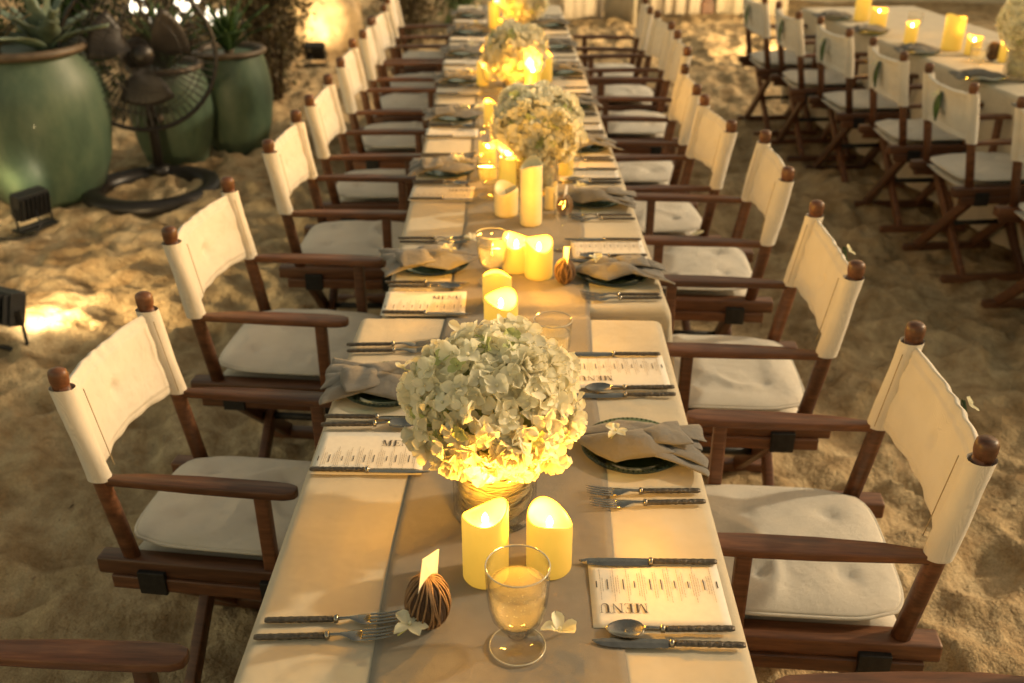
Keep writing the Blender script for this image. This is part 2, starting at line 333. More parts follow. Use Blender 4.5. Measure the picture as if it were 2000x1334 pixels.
# ------------------------------------------------------------------ far background
def curtain(label, x0, y0, x1, y1, h, mat, pleats, group, z0=-0.02):
    d = Vector((x1 - x0, y1 - y0, 0)); L = d.length; d.normalize(); nn = Vector((d.y, -d.x, 0)); ph = random.random() * 6
    def fn(u, v):
        a = 0.020 * math.sin(u * pleats * 3.6 + ph + 1.7 * math.sin(u * 5 + ph)) + 0.005 * math.sin(u * pleats * 8 + ph * 2)
        p = Vector((0, 0, 0)) + d * (u * L - L / 2) + nn * a * (1.1 - 0.5 * v); return (p.x, p.y, z0 + v * h)
    m_ = solid(MB().grid(fn, int(pleats * 14), 10).build(mat), 0.006)
    e = put('curtain', None, None, ((x0 + x1) / 2, (y0 + y1) / 2, 0), label=label, cat='curtain', group=group)
    put('drape', m_, e); put('curtain_rod', MB().tube([d * (-L / 2 - .02) + Vector((0, 0, z0 + h)), d * (L / 2 + .02) + Vector((0, 0, z0 + h))], 0.018, 10).build(M['teak']), e)
    return e
G = 'canvas curtains behind the tables'
curtain('shaded brown canvas curtain beyond the end of the long table', 0.58, 11.35, 1.02, 11.55, 2.6, M['curtain'], 4, G)
curtain('bright cream canvas curtain beyond the end of the long table', 1.04, 11.55, 1.34, 11.15, 2.6, M['linen'], 2.5, G)
curtain('pale pleated curtain left of the wooden post', 1.62, 12.1, 2.16, 11.9, 2.6, M['curtain'], 5, G)
curtain('cream curtain right of the wooden post', 2.34, 11.9, 3.1, 11.7, 2.6, M['linen'], 6, G)
e = put('wooden_post', None, None, (2.24, 11.95, 0), label='brown wooden post standing between two curtains', cat='post')
put('shaft', MB().bar((0, 0, -.1), (0, 0, 2.7), 0.09, 0.09, up=(0, 1, 0)).build(M['teak'], False, 0.008), e); put('base_block', MB().box((0, 0, 0.06), (0.14, 0.14, 0.16)).build(M['teak'], False, 0.008), e)
e = put('garden_wall', None, None, (6.0, 12.9, 0), (0, 0, R(-4)), label='long pale plastered wall behind the right hand table', cat='wall')
put('wall_body', MB().grid(lambda u, v: (-3.3 + 12 * u, 0.02 * fbm(u * 30, v * 4), -0.1 + 2.4 * v), 60, 12).build(M['wall']), e)
put('coping', MB().box((2.7, 0.05, 2.34), (12.1, 0.3, 0.08)).build(M['wall'], False, 0.01), e)
put('wall_back', MB().box((2.7, 0.16, 1.1), (12, 0.2, 2.38)).build(M['wall'], False), e)

def leaves(n, fn, size, mat, aspect=2.6, droop=0.3):
    v = []; f = []
    for k in range(n):
        p, nd = fn(); p = Vector(p); d = Vector(nd).normalized() if Vector(nd).length > 1e-6 else Vector((0, 0, 1))
        d = (d + Vector((random.gauss(0, .5), random.gauss(0, .5), random.gauss(0, .4)))).normalized(); s = d.cross(Vector((random.gauss(0, 1), random.gauss(0, 1), random.gauss(0, 1)))).normalized()
        L = size * random.uniform(.6, 1.3); W = L / aspect; up = d.cross(s); b = len(v)
        v += [p, p + d * L * .5 + s * W / 2 + up * L * .08, p + d * L - up * L * droop, p + d * L * .5 - s * W / 2 + up * L * .08]; f += [(b, b + 1, b + 2), (b, b + 2, b + 3)]
    return mesh(v, f, False, mat)
def shrub(label, x, y, w, h, n, mat, size, seed):
    random.seed(seed); e = put('shrub', None, None, (x, y, gz(x, y)), label=label, cat='shrub', group='shrubs behind the glazed pots')
    st = MB(); tips = []
    for k in range(11):
        a = random.uniform(0, 6.28); r = random.uniform(.2, 1) * w * .6; hh = h * random.uniform(.55, .95)
        path = [(0.04 * math.cos(a), 0.04 * math.sin(a), -.03), (r * .4 * math.cos(a), r * .4 * math.sin(a), hh * .5), (r * math.cos(a + .3), r * math.sin(a + .3), hh)]
        st.tube(path, [.016, .011, .004], 5); tips += path[1:] + [path[2]]
    put('stems', st.build(M['bark']), e)
    def fn():
        t = Vector(random.choice(tips)); o = Vector((random.gauss(0, .3) * w * .55, random.gauss(0, .3) * w * .55, random.gauss(0, .17) * h)); p = t + o; p.z = max(.04, p.z); return p, o + Vector((0, 0, .02))
    put('foliage', leaves(n, fn, size, mat), e, kind='stuff'); return e
shrub('tall dark leafy shrub at the back left corner', -3.2, 7.3, 0.75, 1.5, 2600, M['leaf'], 0.085, 1)
shrub('olive shrub behind the pedestal fan', -2.45, 7.4, 0.6, 1.25, 2000, M['leaf2'], 0.075, 2)
shrub('brown dry shrub right of the smaller green pot', -1.88, 7.95, 0.4, 1.0, 2400, M['leaf2'], 0.06, 3)
shrub('dark green shrub behind the smaller green pot', -2.05, 8.4, 0.5, 1.3, 2200, M['leaf'], 0.07, 4)
shrub('low dim bush beyond the far end of the left chairs', -1.05, 10.2, 0.55, 0.7, 2000, M['leaf2'], 0.06, 5)
shrub('dark bush at the far end beyond the long table', -0.55, 11.4, 0.5, 0.9, 1600, M['leaf'], 0.07, 6)
random.seed(11)

# lit boulder with its ground lamp
def rockf(u, v):
    th, ph = u * 6.2832, (v - .5) * math.pi; d = Vector((math.cos(ph) * math.cos(th), math.cos(ph) * math.sin(th), math.sin(ph)))
    k = 1 + .35 * float(fbm(d.x * 1.7 + 4, d.y * 1.7 + d.z * 2.3, 4)) + .12 * float(fbm(d.x * 7, d.z * 7 + d.y * 5, 3)); return (d.x * .36 * k, d.y * .30 * k, .42 + d.z * .62 * k)
put('boulder', MB().grid(rockf, 64, 40, True).build(M['rock'], merge=1e-4), None, (-1.78, 9.75, 0), label='rough sandy boulder lit brightly from below, behind the left chairs', cat='boulder')

def floodlight(label, x, y, yaw, tilt, watt, z=0, spot=R(85), hh=.15):
    e = put('floodlight', None, None, (x, y, z), (0, 0, yaw), (.84, .84, .84), label=label, cat='floodlight', group='floodlights on the sand')
    T = Matrix.Translation((0, 0, hh)) @ Matrix.Rotation(tilt, 4, 'Y')           # faces +X, tilted up
    hb = MB().box((0, 0, 0), (.07, .21, .16))
    for k in range(7): hb.box((-.048, -.09 + .03 * k, 0), (.026, .006, .14))
    h = put('housing', hb.xf(T).build(M['black'], False, .004), e)
    put('front_frame', MB().bar((.04, -.1, -.075), (.04, .1, -.075), .02, .014).bar((.04, -.1, .075), (.04, .1, .075), .02, .014).bar((.04, -.1, -.07), (.04, -.1, .07), .014, .02, up=(1, 0, 0)).bar((.04, .1, -.07), (.04, .1, .07), .014, .02, up=(1, 0, 0)).xf(T).build(M['black'], False, .002), h)
    put('glass', MB().box((.036, 0, 0), (.004, .19, .14)).xf(T).build(M['lens'], False), h)
    put('bracket', MB().tube([(0, -.12, hh), (0, -.12, .02), (0, .12, .02), (0, .12, hh)], .009, 6).box((0, 0, .008), (.12, .26, .012)).build(M['bracket'], False), e)
    put('cable', MB().tube([(-.06, .02, hh - .02), (-.13, .05, .06), (-.16, .12, .015), (-.10, .22, .012), (.02, .27, .01), (.16, .26, .012), (.24, .19, .01), (.2, .1, .008)], .006, 6).build(M['black']), e)
    if watt:
        ld = bpy.data.lights.new('flood', 'SPOT'); ld.energy = watt; ld.spot_size = spot; ld.spot_blend = .9; ld.shadow_soft_size = .06; ld.color = (1.0, .70, .33)
        lo = put('lamp_light', ld, e); p = T @ Vector((.06, 0, 0)); d = T.to_3x3() @ Vector((1, 0, 0)); lo.location = p; lo.rotation_euler = (-d).to_track_quat('Z', 'Y').to_euler()
    return e
floodlight('black floodlight on the sand at the left edge, lighting the sand', -2.015, 3.56, R(66), R(18), 24, .0, R(130), .2)
floodlight('black floodlight standing in front of the largest green pot', -2.48, 4.90, R(150), R(-10), 6, 0)
floodlight('small black floodlight at the foot of the lit boulder', -1.74, 9.0, R(95), R(-22), 32, 0)
floodlight('black floodlight on the far sand, facing the canvas curtains', 3.6, 9.0, R(133), R(-4), 420, 0, R(125), .3)

# ------------------------------------------------------------------ glazed pots and their plants
def pot(label, x, y, h, rm, rr, plants):
    e = put('plant_pot', None, None, (x, y, gz(x, y) - .02), (0, 0, random.uniform(0, 6)), label=label, cat='plant pot', group='green glazed pots')
    prof = [(rm * .66, 0), (rm * .74, h * .06), (rm * .9, h * .26), (rm, h * .52), (rm * .985, h * .68), (rm * .93, h * .82), (rr * .98, h * .93), (rr * .97, h * .955)]
    body = put('pot_body', MB().lathe(prof, 64).build(M['glaze']), e)
    put('rim', MB().lathe([(rr * .97, h * .945), (rr * 1.06, h * .955), (rr * 1.09, h * .98), (rr * 1.05, h), (rr * .93, h * 1.0), (rr * .9, h * .96), (rr * .9, h * .8)], 64).build(M['potrim']), body)
    put('soil', MB().lathe([(0.0, h * .9), (rr * .5, h * .91), (rr * .9, h * .89)], 32).build(M['soil']), e)
    return e
pot('largest green glazed pot at the left edge, with a succulent', -2.60, 5.42, .84, .385, .30, 0)
pot('green glazed pot half hidden behind the pedestal fan', -2.10, 6.12, .62, .25, .21, 0)
pot('smaller green glazed pot right of the pedestal fan', -1.80, 6.48, .66, .245, .215, 0)
def rosette(label, x, y, z, n, L, W, mat, spread, seed):
    random.seed(seed); e = put('potted_plant', None, None, (x, y, z), label=label, cat='plant', group='plants in the glazed pots')
    put('stem', MB().tube([(0, 0, -.06), (0, 0, .1)], [.04, .025], 8).build(M['bark']), e)
    for k in range(n):
        a = k * 2.4 + random.uniform(-.2, .2); el = spread[0] + (spread[1] - spread[0]) * k / n; ll = L * random.uniform(.75, 1.1)
        def fn(u, v):
            s = (u - .5) * 2; w = W * math.sin(min(1, v * 1.25 + .12) * math.pi * .86) * .5; b = ll * v
            r = b * math.cos(el) + .25 * ll * v * v * math.cos(el); zz = b * math.sin(el) - .25 * ll * v * v + abs(s) * w * .5
            return (r * math.cos(a) - s * w * math.sin(a), r * math.sin(a) + s * w * math.cos(a), zz)
        put('leaf', solid(MB().grid(fn, 4, 8).build(mat), .006), e)
    return e
rosette('blue green broad leaved succulent in the largest pot', -2.50, 5.50, .76, 16, .42, .13, M['agave'], (1.45, .55), 21)
rosette('reddish grassy plant at the left of the largest pot', -2.72, 5.36, .78, 26, .34, .02, M['leaf2'], (1.5, .9), 22)
rosette('dark upright plant in the smaller green pot', -1.80, 6.48, .58, 24, .45, .05, M['leaf'], (1.5, .75), 23)
rosette('leafy plant in the pot behind the fan', -2.10, 6.12, .54, 22, .5, .06, M['leaf'], (1.5, .7), 24)
random.seed(12)

# added glowing blobs, standing in for bright wall gaps behind the leaves
e = put('wall_glow_stand_in', None, None, (-2.25, 7.0, 0), label='added string of glowing blobs standing in for lit gaps between the upper left leaves', cat='stand-in glow')
pts = [(-.30 + .037 * k + .02 * math.sin(k * 2.1), .06 * math.sin(k), .80 + .05 * math.sin(k * 1.7) + .05 * math.cos(k * .6)) for k in range(17)]
pts = [(-.5, 0, .0), (-.42, 0, .7)] + pts + [(.42, 0, .7), (.5, 0, 0)]
put('added_wire', MB().tube(pts, .005, 5).build(M['black']), e)
glow_blob_m = MB().lathe([(0, -.045), (.022, -.035), (.03, -.012), (.024, .012), (.010, .028), (.010, .05), (0, .052)], 14).build(M['glow_blob'])
for p in pts[2:-2]:
    s = random.choice([.45, .6, .6, 1.0]); put('glow_blob', glow_blob_m, e, (p[0], p[1], p[2] - .05 * s), scale=(s, s, s))

# ------------------------------------------------------------------ pedestal fan with ring base
def fan():
    e = put('pedestal_fan', None, None, (-2.03, 5.42, gz(-2.03, 5.42)), label='black pedestal fan with a ring base standing before the green pots', cat='fan')
    put('ring_base', MB().lathe([(.265, .0), (.37, .0), (.385, .03), (.37, .065), (.33, .078), (.28, .065), (.262, .03), (.265, 0)], 64, cap=False).build(M['fanblack']), e)
    put('pole', MB().tube([(-.06, .31, .04), (-.06, .31, .36), (-.05, .30, .62)], [.03, .028, .022], 12).box((-.06, .3, .05), (.12, .10, .06)).build(M['fanblack']), e)
    put('clamp_knob', MB().lathe([(0, 0), (.022, .002), (.024, .02), (.012, .03), (0, .03)], 14, (-.025, .31, .36), 'X').build(M['potrim']), e)
    T = Matrix.Translation((-.03, .22, .74)) @ Matrix.Rotation(R(-62), 4, 'Z') @ Matrix.Rotation(R(-8), 4, 'Y')     # head faces +X
    hd = put('motor', MB().lathe([(0, -.24), (.05, -.235), (.085, -.2), (.09, -.1), (.07, -.04), (.03, -.03), (0, -.03)], 24, ax='X').xf(T).build(M['fanblack']), e)
    g = MB(); r0 = .41
    for s in (-1, 1):
        for k in range(60):
            a = 6.2832 * k / 60; g.tube([(s * (.10 - .02 * q) * 1.0 if q < .9 else s * .02, q * r0 * math.cos(a), q * r0 * math.sin(a)) for q in (.14, .5, .8, .95, 1.0)], .0027, 4)
        for q, xx in ((.14, .1), (.5, .09), (.78, .085)): g.tube([(s * xx, q * r0 * math.cos(t * .1963), q * r0 * math.sin(t * .1963)) for t in range(32)], .003, 5, True)
    put('guard', g.xf(T).build(M['fanblack']), e)
    put('guard_rim', MB().tube([(0, r0 * math.cos(t * .1309), r0 * math.sin(t * .1309)) for t in range(48)], .013, 8, True).xf(T).build(M['fanblack']), e)
    put('badge', MB().lathe([(0, .125), (.05, .12), (.055, .1), (.05, .095)], 24, ax='X').xf(T).build(M['fanblack']), e)
    put('hub', MB().lathe([(0, .05), (.04, .045), (.05, .02), (.05, -.03)], 20, ax='X').xf(T).build(M['fanblack']), hd)
    for k in range(3):
        a0 = 2.094 * k + .5
        def fn(u, v):
            r = .045 + .235 * v; a = a0 + (u - .5) * (1.25 - .15 * v) * min(1, .35 + v * 1.3); return ((u - .5) * .075, r * math.cos(a), r * math.sin(a))
        put('blade', solid(MB().grid(fn, 8, 8).xf(T).build(M['fanblade']), .003), e)
fan()

# ------------------------------------------------------------------ tables, cloths, runner
TOP = .75
def table_and_cloth(cx, cy, L, W, yaw, tlabel, clabel, tg, seed, drop=.69, step=.02, wr=1.0):
    t = put('trestle_table', None, None, (cx, cy, 0), (0, 0, yaw), label=tlabel, cat='table', group=tg)
    put('tabletop', MB().box((0, 0, TOP - .022), (W - .03, L - .03, .03)).build(M['teak'], False, .004), t)
    for sx in (-1, 1):
        for sy in (-1, 1): put('leg', MB().bar((sx * (W / 2 - .09), sy * (L / 2 - .14), -.03), (sx * (W / 2 - .09), sy * (L / 2 - .14), TOP - .038), .045, .045, up=(0, 1, 0)).build(M['teak'], False, .004), t)
    r = .022; rs = np.random.default_rng(seed); ph = rs.uniform(0, 6.28, 8); X0, Y0 = W / 2 - r, L / 2 - r
    U = np.concatenate([np.linspace(-X0 - drop, -X0 - .05, 12), np.linspace(-X0 - .045, -X0, 7), np.arange(-X0 + step, X0 - step / 2, step), np.linspace(X0, X0 + .045, 7), np.linspace(X0 + .05, X0 + drop, 12)])
    Vv = np.concatenate([np.linspace(-Y0 - drop, -Y0 - .05, 12), np.linspace(-Y0 - .045, -Y0, 7), np.arange(-Y0 + step, Y0 - step / 2, step), np.linspace(Y0, Y0 + .045, 7), np.linspace(Y0 + .05, Y0 + drop, 12)])
    uu, vv = np.meshgrid(U, Vv); du = np.maximum(0, np.abs(uu) - X0); dv = np.maximum(0, np.abs(vv) - Y0); e_ = np.maximum(du, dv); a = np.arctan2(dv, du)
    arc = math.pi / 2 * r; t_ = np.clip(e_ / arc, 0, 1) * math.pi / 2
    per = np.where(du >= dv, np.clip(vv, -Y0, Y0), np.clip(uu, -X0, X0) + 3.7) + a * .25
    fold = (.5 * np.sin(per * 21 + ph[0]) + .35 * np.sin(per * 37 + ph[1]) + .3 * np.sin(per * 9 + ph[2])) * .020 * np.clip((e_ - arc) / .3, 0, 1)
    cor = ((du > 0) & (dv > 0)) * .05 * np.sin(2 * a) * np.clip(e_ / .4, 0, 1)
    out = r * np.sin(t_) + np.where(e_ > arc, fold + cor + .012 * np.clip((e_ - arc) / .5, 0, 1), 0)
    zz = np.where(e_ > arc, -r - (e_ - arc), -r * (1 - np.cos(t_)))
    gxx, gyy = uu + cx * 3, vv + cy * 3
    crease = .0035 * fbm(gxx * 4, gyy * 4, 3) + .0022 * np.maximum(0, 1 - np.abs(fbm(gxx * 2.2 + gyy * 1.1, gyy * 2.2 - gxx, 2)) * 9)
    crease = crease + .004 * fbm(gxx * 2.1 + 7, gyy * 5.3, 3) + sum(.0016 * np.exp(-((vv - q * L) / .010) ** 2) for q in (-.30, -.02, .27)) + sum(.0012 * np.exp(-((uu - q * W) / .009) ** 2) for q in (-.36, .38))
    crease = np.clip(crease, -.0030, .0026) * (1 - .85 * np.exp(-(uu / .235) ** 10)) - .0006
    zz = zz + np.where(e_ < arc, crease * wr * (1 - t_ / 1.6), 0)
    xx = np.sign(uu) * (np.minimum(np.abs(uu), X0) + out * np.cos(a) * (e_ > 0)); yy = np.sign(vv) * (np.minimum(np.abs(vv), Y0) + out * np.sin(a) * (e_ > 0))
    nv_, nu_ = uu.shape; I = np.arange(nu_ * nv_).reshape(nv_, nu_); F = np.stack([I[:-1, :-1], I[:-1, 1:], I[1:, 1:], I[1:, :-1]], -1).reshape(-1, 4)
    m_ = mesh(np.stack([xx, yy, zz + TOP], -1).reshape(-1, 3), F.tolist(), True, M['linen'])
    c = put('tablecloth', None, None, (cx, cy, 0), (0, 0, yaw), label=clabel, cat='tablecloth', group='ivory tablecloths'); 
    put('cloth', m_, c)
    return c
LT = 'tables pushed end to end into one long table'
spec = [(-.019, 1.325, 1.83, .752, R(-.95)), (.028, 3.165, 1.76, .735, R(.66)), (.008, 4.94, 1.76, .735, R(.66)), (-.012, 6.62, 1.56, .735, R(.66))]
for i, (cx, cy, L, W, yaw) in enumerate(spec):
    w_ = ['nearest to the camera', 'second from the camera', 'third from the camera', 'at the far end'][i]
    table_and_cloth(cx, cy, L, W, yaw, f'trestle table under ivory cloth in the long row, {w_}', f'ivory linen tablecloth of the long row of tables, {w_}', LT, 30 + i, step=.016 if i == 0 else .025)
RTyaw = R(6.5)
table_and_cloth(2.67, 5.30, 4.1, .84, RTyaw, 'long trestle table under ivory cloth on the right, with its own row of chairs', 'ivory tablecloth of the separate table at upper right, hanging to the sand', 'right hand table', 40, step=.03)

rl = [(.6, -.212, .160), (1.035, -.202, .166), (1.512, -.197, .174), (2.249, -.167, .192), (2.85, -.150, .218), (3.6, -.155, .21), (5, -.172, .195), (7.42, -.205, .165)]
def runner_fn(u, v):
    y = .62 + (7.36 - .62) * v; a = float(np.interp(y, [q[0] for q in rl], [q[1] for q in rl])); b = float(np.interp(y, [q[0] for q in rl], [q[2] for q in rl])); x = a + (b - a) * u
    gap = -.012 * math.exp(-((y - 2.262) / .02) ** 2)
    wob = .0018 * abs(float(fbm(x * 5 + 3, y * 3, 3))) + .0035 * max(0, 1 - abs(float(fbm(x * 1.3 + y * 1.2, y * .8, 2))) * 10)
    return (x + .003 * math.sin(y * 9), y, TOP + .0012 + wob * .35 + gap)
put('table_runner', solid(MB().grid(runner_fn, 26, 420).build(M['runner']), .0010), None, label='taupe linen runner along the middle of the long table', cat='table runner')

# ------------------------------------------------------------------ director's chairs
HW = .225
def chair_parts():
    P = []
    lean = lambda z: -.20 - .165 * (z - .45)
    for s in (-1, 1):
        y = s * HW
        P.append(('seat_rail', MB().bar((-.275, y, .435), (.215, y, .435), .05, .042).build(M['teak'], True, .006)))
        P.append(('lower_rail', MB().bar((-.245, y + s * .018, .398), (.205, y + s * .018, .398), .028, .034).build(M['teak'], True, .004)))
        for bx in (-.15, .125): P.append(('bracket', MB().box((bx, y + s * .026, .405), (.062, .026, .058)).build(M['bracket'], False, .003)))
        bp = MB().tube([(lean(.43), y, .43), (lean(.60), y, .60), (lean(.64), y, .64), (lean(.85), y, .85), (lean(.87), y, .87)], [.019, .019, .0185, .0175, .0175], 12)
        kn = MB().lathe([(0.0175, -.012), (.018, -.004), (.0195, .000), (.0205, .007), (.0205, .018), (.0190, .026), (.013, .031), (0, .0325)], 18, (lean(.878), y, .878))
        P.append(('back_post', bp.build(M['teak']), [('knob', kn.build(M['teak']))]))
        P.append(('front_post', MB().bar((.115, y, .44), (.115, y, .645), .030, .030, up=(1, 0, 0)).build(M['teak'], True, .006)))
        # arm plank: narrow at the back, rounded front
        n = 15; top = []; 
        outl = [(-.245, -.012), (-.20, -.013), (-.14, -.021), (-.02, -.026), (.12, -.027), (.17, -.024), (.19, -.015), (.194, 0)]
        outl = outl + [(x, -yy) for x, yy in reversed(outl[:-1])]; k = len(outl); mb = MB()
        v = [(x, y + yy, .640 + (.004 if x > -.19 else 0)) for x, yy in outl] + [(x, y + yy, .663 - .006 * max(0, (-.1 - x) / .14)) for x, yy in outl]
        mb.add(v, [tuple(reversed(range(k))), tuple(range(k, 2 * k))] + [(i, (i + 1) % k, k + (i + 1) % k, k + i) for i in range(k)])
        P.append(('armrest', mb.build(M['teak'], True, .004)))
        P.append(('foot_rail', MB().bar((-.24, y * .98, .016), (.20, y * .98, .016), .04, .034).build(M['teak'], True, .005)))
        for bx in (-.16, .13):
            o = .016 * s; P.append(('leg', MB().bar((bx + o, -y, .02), (bx + o, y, .40), .045, .026, up=(1, 0, 0)).build(M['teak'], True, .004)))
    P.append(('pivot_bar', MB().tube([(-.17, 0, .21), (.14, 0, .21)], .012, 8).build(M['bracket'])))
    P.append(('stretcher', MB().bar((.11, -HW + .02, .385), (.11, HW - .02, .385), .03, .03).build(M['teak'], True, .004)))
    # canvas sling under the cushion
    P.append(('seat_sling', solid(MB().grid(lambda u, v: (-.21 + .40 * u, -HW + .02 + (2 * HW - .04) * v, .445 - .012 * math.sin(v * math.pi)), 10, 10).build(M['canvas']), .004)))
    return P, lean
def cushion_mesh(seed):
    rs = random.Random(seed); tuft = [(x, y) for x in (-.12, .06) for y in (-.10, .10)]; ox, oy = rs.uniform(0, 50), rs.uniform(0, 50)
    def fn(u, v):
        # one closed pillow: u around, v from bottom centre to top centre
        t = u * 6.2832; c, s_ = math.cos(t), math.sin(t); q = (abs(c) ** 5 + abs(s_) ** 5) ** (-1 / 5); rad = math.sin(v * math.pi) ** .42 if 0 < v < 1 else 0
        if v < .5: rad = min(1, v * 2.0) ** .6
        else: rad = min(1, (1 - v) * 2.0) ** .6
        x, y = -.01 + .215 * q * c * rad * (1 - .10 * (c < 0) * (abs(s_) > .75)), .212 * q * s_ * rad
        edge = 1 - rad ** 7; hgt = .017 * edge + .004
        top = v >= .5; z = .478 + (hgt if top else -hgt * .8)
        if top:
            for a, b in tuft: d2 = (x - a) ** 2 + (y - b) ** 2; z -= .012 * math.exp(-d2 / .0004) + .005 * math.exp(-d2 / .004)
            z += .008 * float(fbm(x * 9 + ox, y * 9 + oy, 4)) * edge + .010 * max(0, 1 - abs(float(fbm(x * 5 + oy, y * 4 + ox, 2))) * 7) * edge
        return (x + .006 * float(fbm(y * 7 + ox, 1, 2)), y, z)
    return MB().grid(fn, 72, 44, True).build(M['cushion'], merge=1e-5)
def back_meshes(lean, seed):
    rs = random.Random(seed); ox = rs.uniform(0, 60); sg = rs.uniform(.010, .034)
    def panel(u, v):
        y = -HW + 2 * HW * u; z = .655 + .208 * v; sag = math.sin(u * math.pi); zt = z - .012 * sag * (v - .5)
        edge = min(1, min(u, 1 - u) / .06) * 1.0; pad = .010 * min(1, min(u, 1 - u) / .08, min(v, 1 - v) / .12)
        x = lean(z) - sg * sag + pad + .006 * float(fbm(u * 5 + ox, v * 3, 4)) * (.25 + 3 * v * (1 - v)) - .010 * math.exp(-((u - .5) ** 2 / .002 + (v - .5) ** 2 / .01)) + .0028 * math.sin(u * 34 + 3 * math.sin(u * 9 + ox) + ox) * max(0, (v - .72) / .28) ** 2 + .0022 * math.sin(u * 29 + ox) * max(0, (.25 - v) / .25) ** 2 + .0030 * math.sin(v * 19 + ox) * math.exp(-min(u, 1 - u) / .07) - .0028 * math.exp(-((v - .91) / .020) ** 2) - .0024 * math.exp(-((v - .09) / .020) ** 2)
        return (x, y, zt)
    pn = solid(MB().grid(panel, 70, 48).build(M['canvas']), .013)
    sl = []
    for s in (-1, 1):
        def sleeve(u, v):
            t = u * 6.2832; z = .652 + .215 * v; r = .0245 + .0015 * math.sin(t * 2 + v * 5 + ox) + .001 * float(fbm(v * 9 + ox, u * 3, 2)); return (lean(z) + r * math.cos(t) * 1.05, s * HW + r * math.sin(t), z)
        sl.append(MB().grid(sleeve, 22, 14, True).build(M['canvas']))
    st = [MB().tube([(lean(z) + .0265 - .003, s * (HW - .034), z) for z in np.linspace(.670, .850, 12)], .0011, 4).build(M['thread']) for s in (-1, 1)]
    return pn, sl, st
def piping_path():
    out = []
    for k in range(72):
        t = 6.2832 * k / 72; c, s_ = math.cos(t), math.sin(t); q = (abs(c) ** 5 + abs(s_) ** 5) ** (-1 / 5)
        out.append((-.01 + .2165 * q * c * (1 - .10 * (c < 0) * (abs(s_) > .75)), .2135 * q * s_, .4785))
    return out
PIPING = MB().tube(piping_path(), .0038, 6, True).build(M['cushion'])
CP, LEAN = chair_parts(); CUSH = [cushion_mesh(s) for s in range(7)]; BACK = [back_meshes(LEAN, s) for s in range(7)]
chair_n = 0
def chair(knob_mid, facing, wscale, label, group, z=0.0):
    """knob_mid: middle between the two post knobs on plan, facing: plan angle the sitter faces"""
    global chair_n
    f = Vector((math.cos(facing), math.sin(facing))); o = Vector(knob_mid) + f * .268; k = chair_n; chair_n += 1
    bk = BACK[k % 7]; parts = CP + [('seat_cushion', CUSH[(k * 3) % 7], [('piping', PIPING)]), ('back_canvas', bk[0], [('sleeve', bk[1][0]), ('sleeve', bk[1][1]), ('stitching', bk[2][0]), ('stitching', bk[2][1])])]
    return thing('director_chair', parts, (o.x, o.y, z - .004), (R(random.uniform(-.6, .6)), R(random.uniform(-.6, .6)), facing), (1, wscale, 1), label, 'chair', group)
Ls = [((-.99, 1.01), -3, 1.0), ((-.858, 1.905), -8, .81), ((-.876, 2.69), -6, .95), ((-.815, 3.48), -2, .9), ((-.80, 4.20), -1, .9), ((-.80, 4.95), 1, 1.0), ((-.80, 5.62), 2, .95), ((-.80, 6.28), -2, .95), ((-.80, 6.95), 1, .95)]
Rs = [((.875, .92), 2, 1.0), ((.838, 1.677), -5, 1.0), ((.838, 2.46), -3, .97), ((.878, 3.25), -4, 1.0), ((.79, 3.82), 4, .9), ((.785, 4.45), -2, .93), ((.86, 5.17), -2, .96), ((.87, 5.85), 3, .93), ((.85, 6.55), -3, .95)]
for i, (km, a, ws) in enumerate(Ls): chair(km, R(a), ws, f'director chair on the left of the long table, {ORD[i]} from the camera', 'director chairs along the left of the long table', z=gz(*km) * .3)
for i, (km, a, ws) in enumerate(Rs): chair(km, R(180 + a), ws, f'director chair on the right of the long table, {ORD[i]} from the camera', 'director chairs along the right of the long table', z=gz(*km) * .3)
RTc = [((2.02, 3.72), 3), ((1.92, 4.39), 5), ((1.865, 5.04), 2), ((1.775, 5.68), 6), ((1.69, 6.30), 3), ((1.61, 6.90), 5)]
leaf_spots = []
for i, (km, a) in enumerate(RTc):
    chair(km, R(a), .90, f'director chair drawn up to the separate right hand table, {ORD[i]} from the camera', 'director chairs of the right hand table'); leaf_spots.append((km, R(a)))

# ------------------------------------------------------------------ flowers
def petal(mb, L, W, ang, tilt, curl, base=.003, cup=.25):
    def fn(u, v):
        s = (u - .5) * 2; w = W * .5 * (math.sin(min(1, .1 + v * .95) * math.pi * .9) ** .75 if v < 1 else .12); r = base + L * v
        zz = L * (math.sin(tilt) * v - curl * v * v) + cup * W * s * s * math.sin(v * 2.4); rr = base + L * v * math.cos(tilt) * (1 - .15 * abs(curl) * v)
        y = s * w; return (rr * math.cos(ang) - y * math.sin(ang), rr * math.sin(ang) + y * math.cos(ang), zz)
    mb.grid(fn, 4, 4)
def floret(seed, n=4, L=.019, W=.019, mat=None):
    rs = random.Random(seed); mb = MB()
    for k in range(n): petal(mb, L * rs.uniform(.85, 1.15), W * rs.uniform(.85, 1.15), 6.2832 * k / n + rs.uniform(-.25, .25), rs.uniform(-.05, .75), rs.uniform(-.1, .5), .002, rs.uniform(.05, .45))
    mb.lathe([(0, .001), (.0025, .002), (.002, .005), (0, .006)], 6); return mb.build(mat)
def rose(seed):
    rs = random.Random(seed); mb = MB()
    for ring, (n, tl, L) in enumerate([(3, 1.45, .014), (4, 1.25, .018), (5, .95, .022), (6, .6, .025)]):
        for k in range(n): petal(mb, L, .024, 6.2832 * k / n + ring * .5, tl, .35 * (ring > 1), .003 + .002 * ring, .6)
    return mb.build(M['petal'])
FL = [floret(s, random.choice([4, 4, 5, 3]), mat=M['petal']) for s in range(10)]; FLG = [floret(90 + s, 4, .015, .014, M['petal_green']) for s in range(3)]; ROSE = [rose(5), rose(6)]
ORCH = [floret(50 + s, 5, .022, .017, M['orchid']) for s in range(3)]

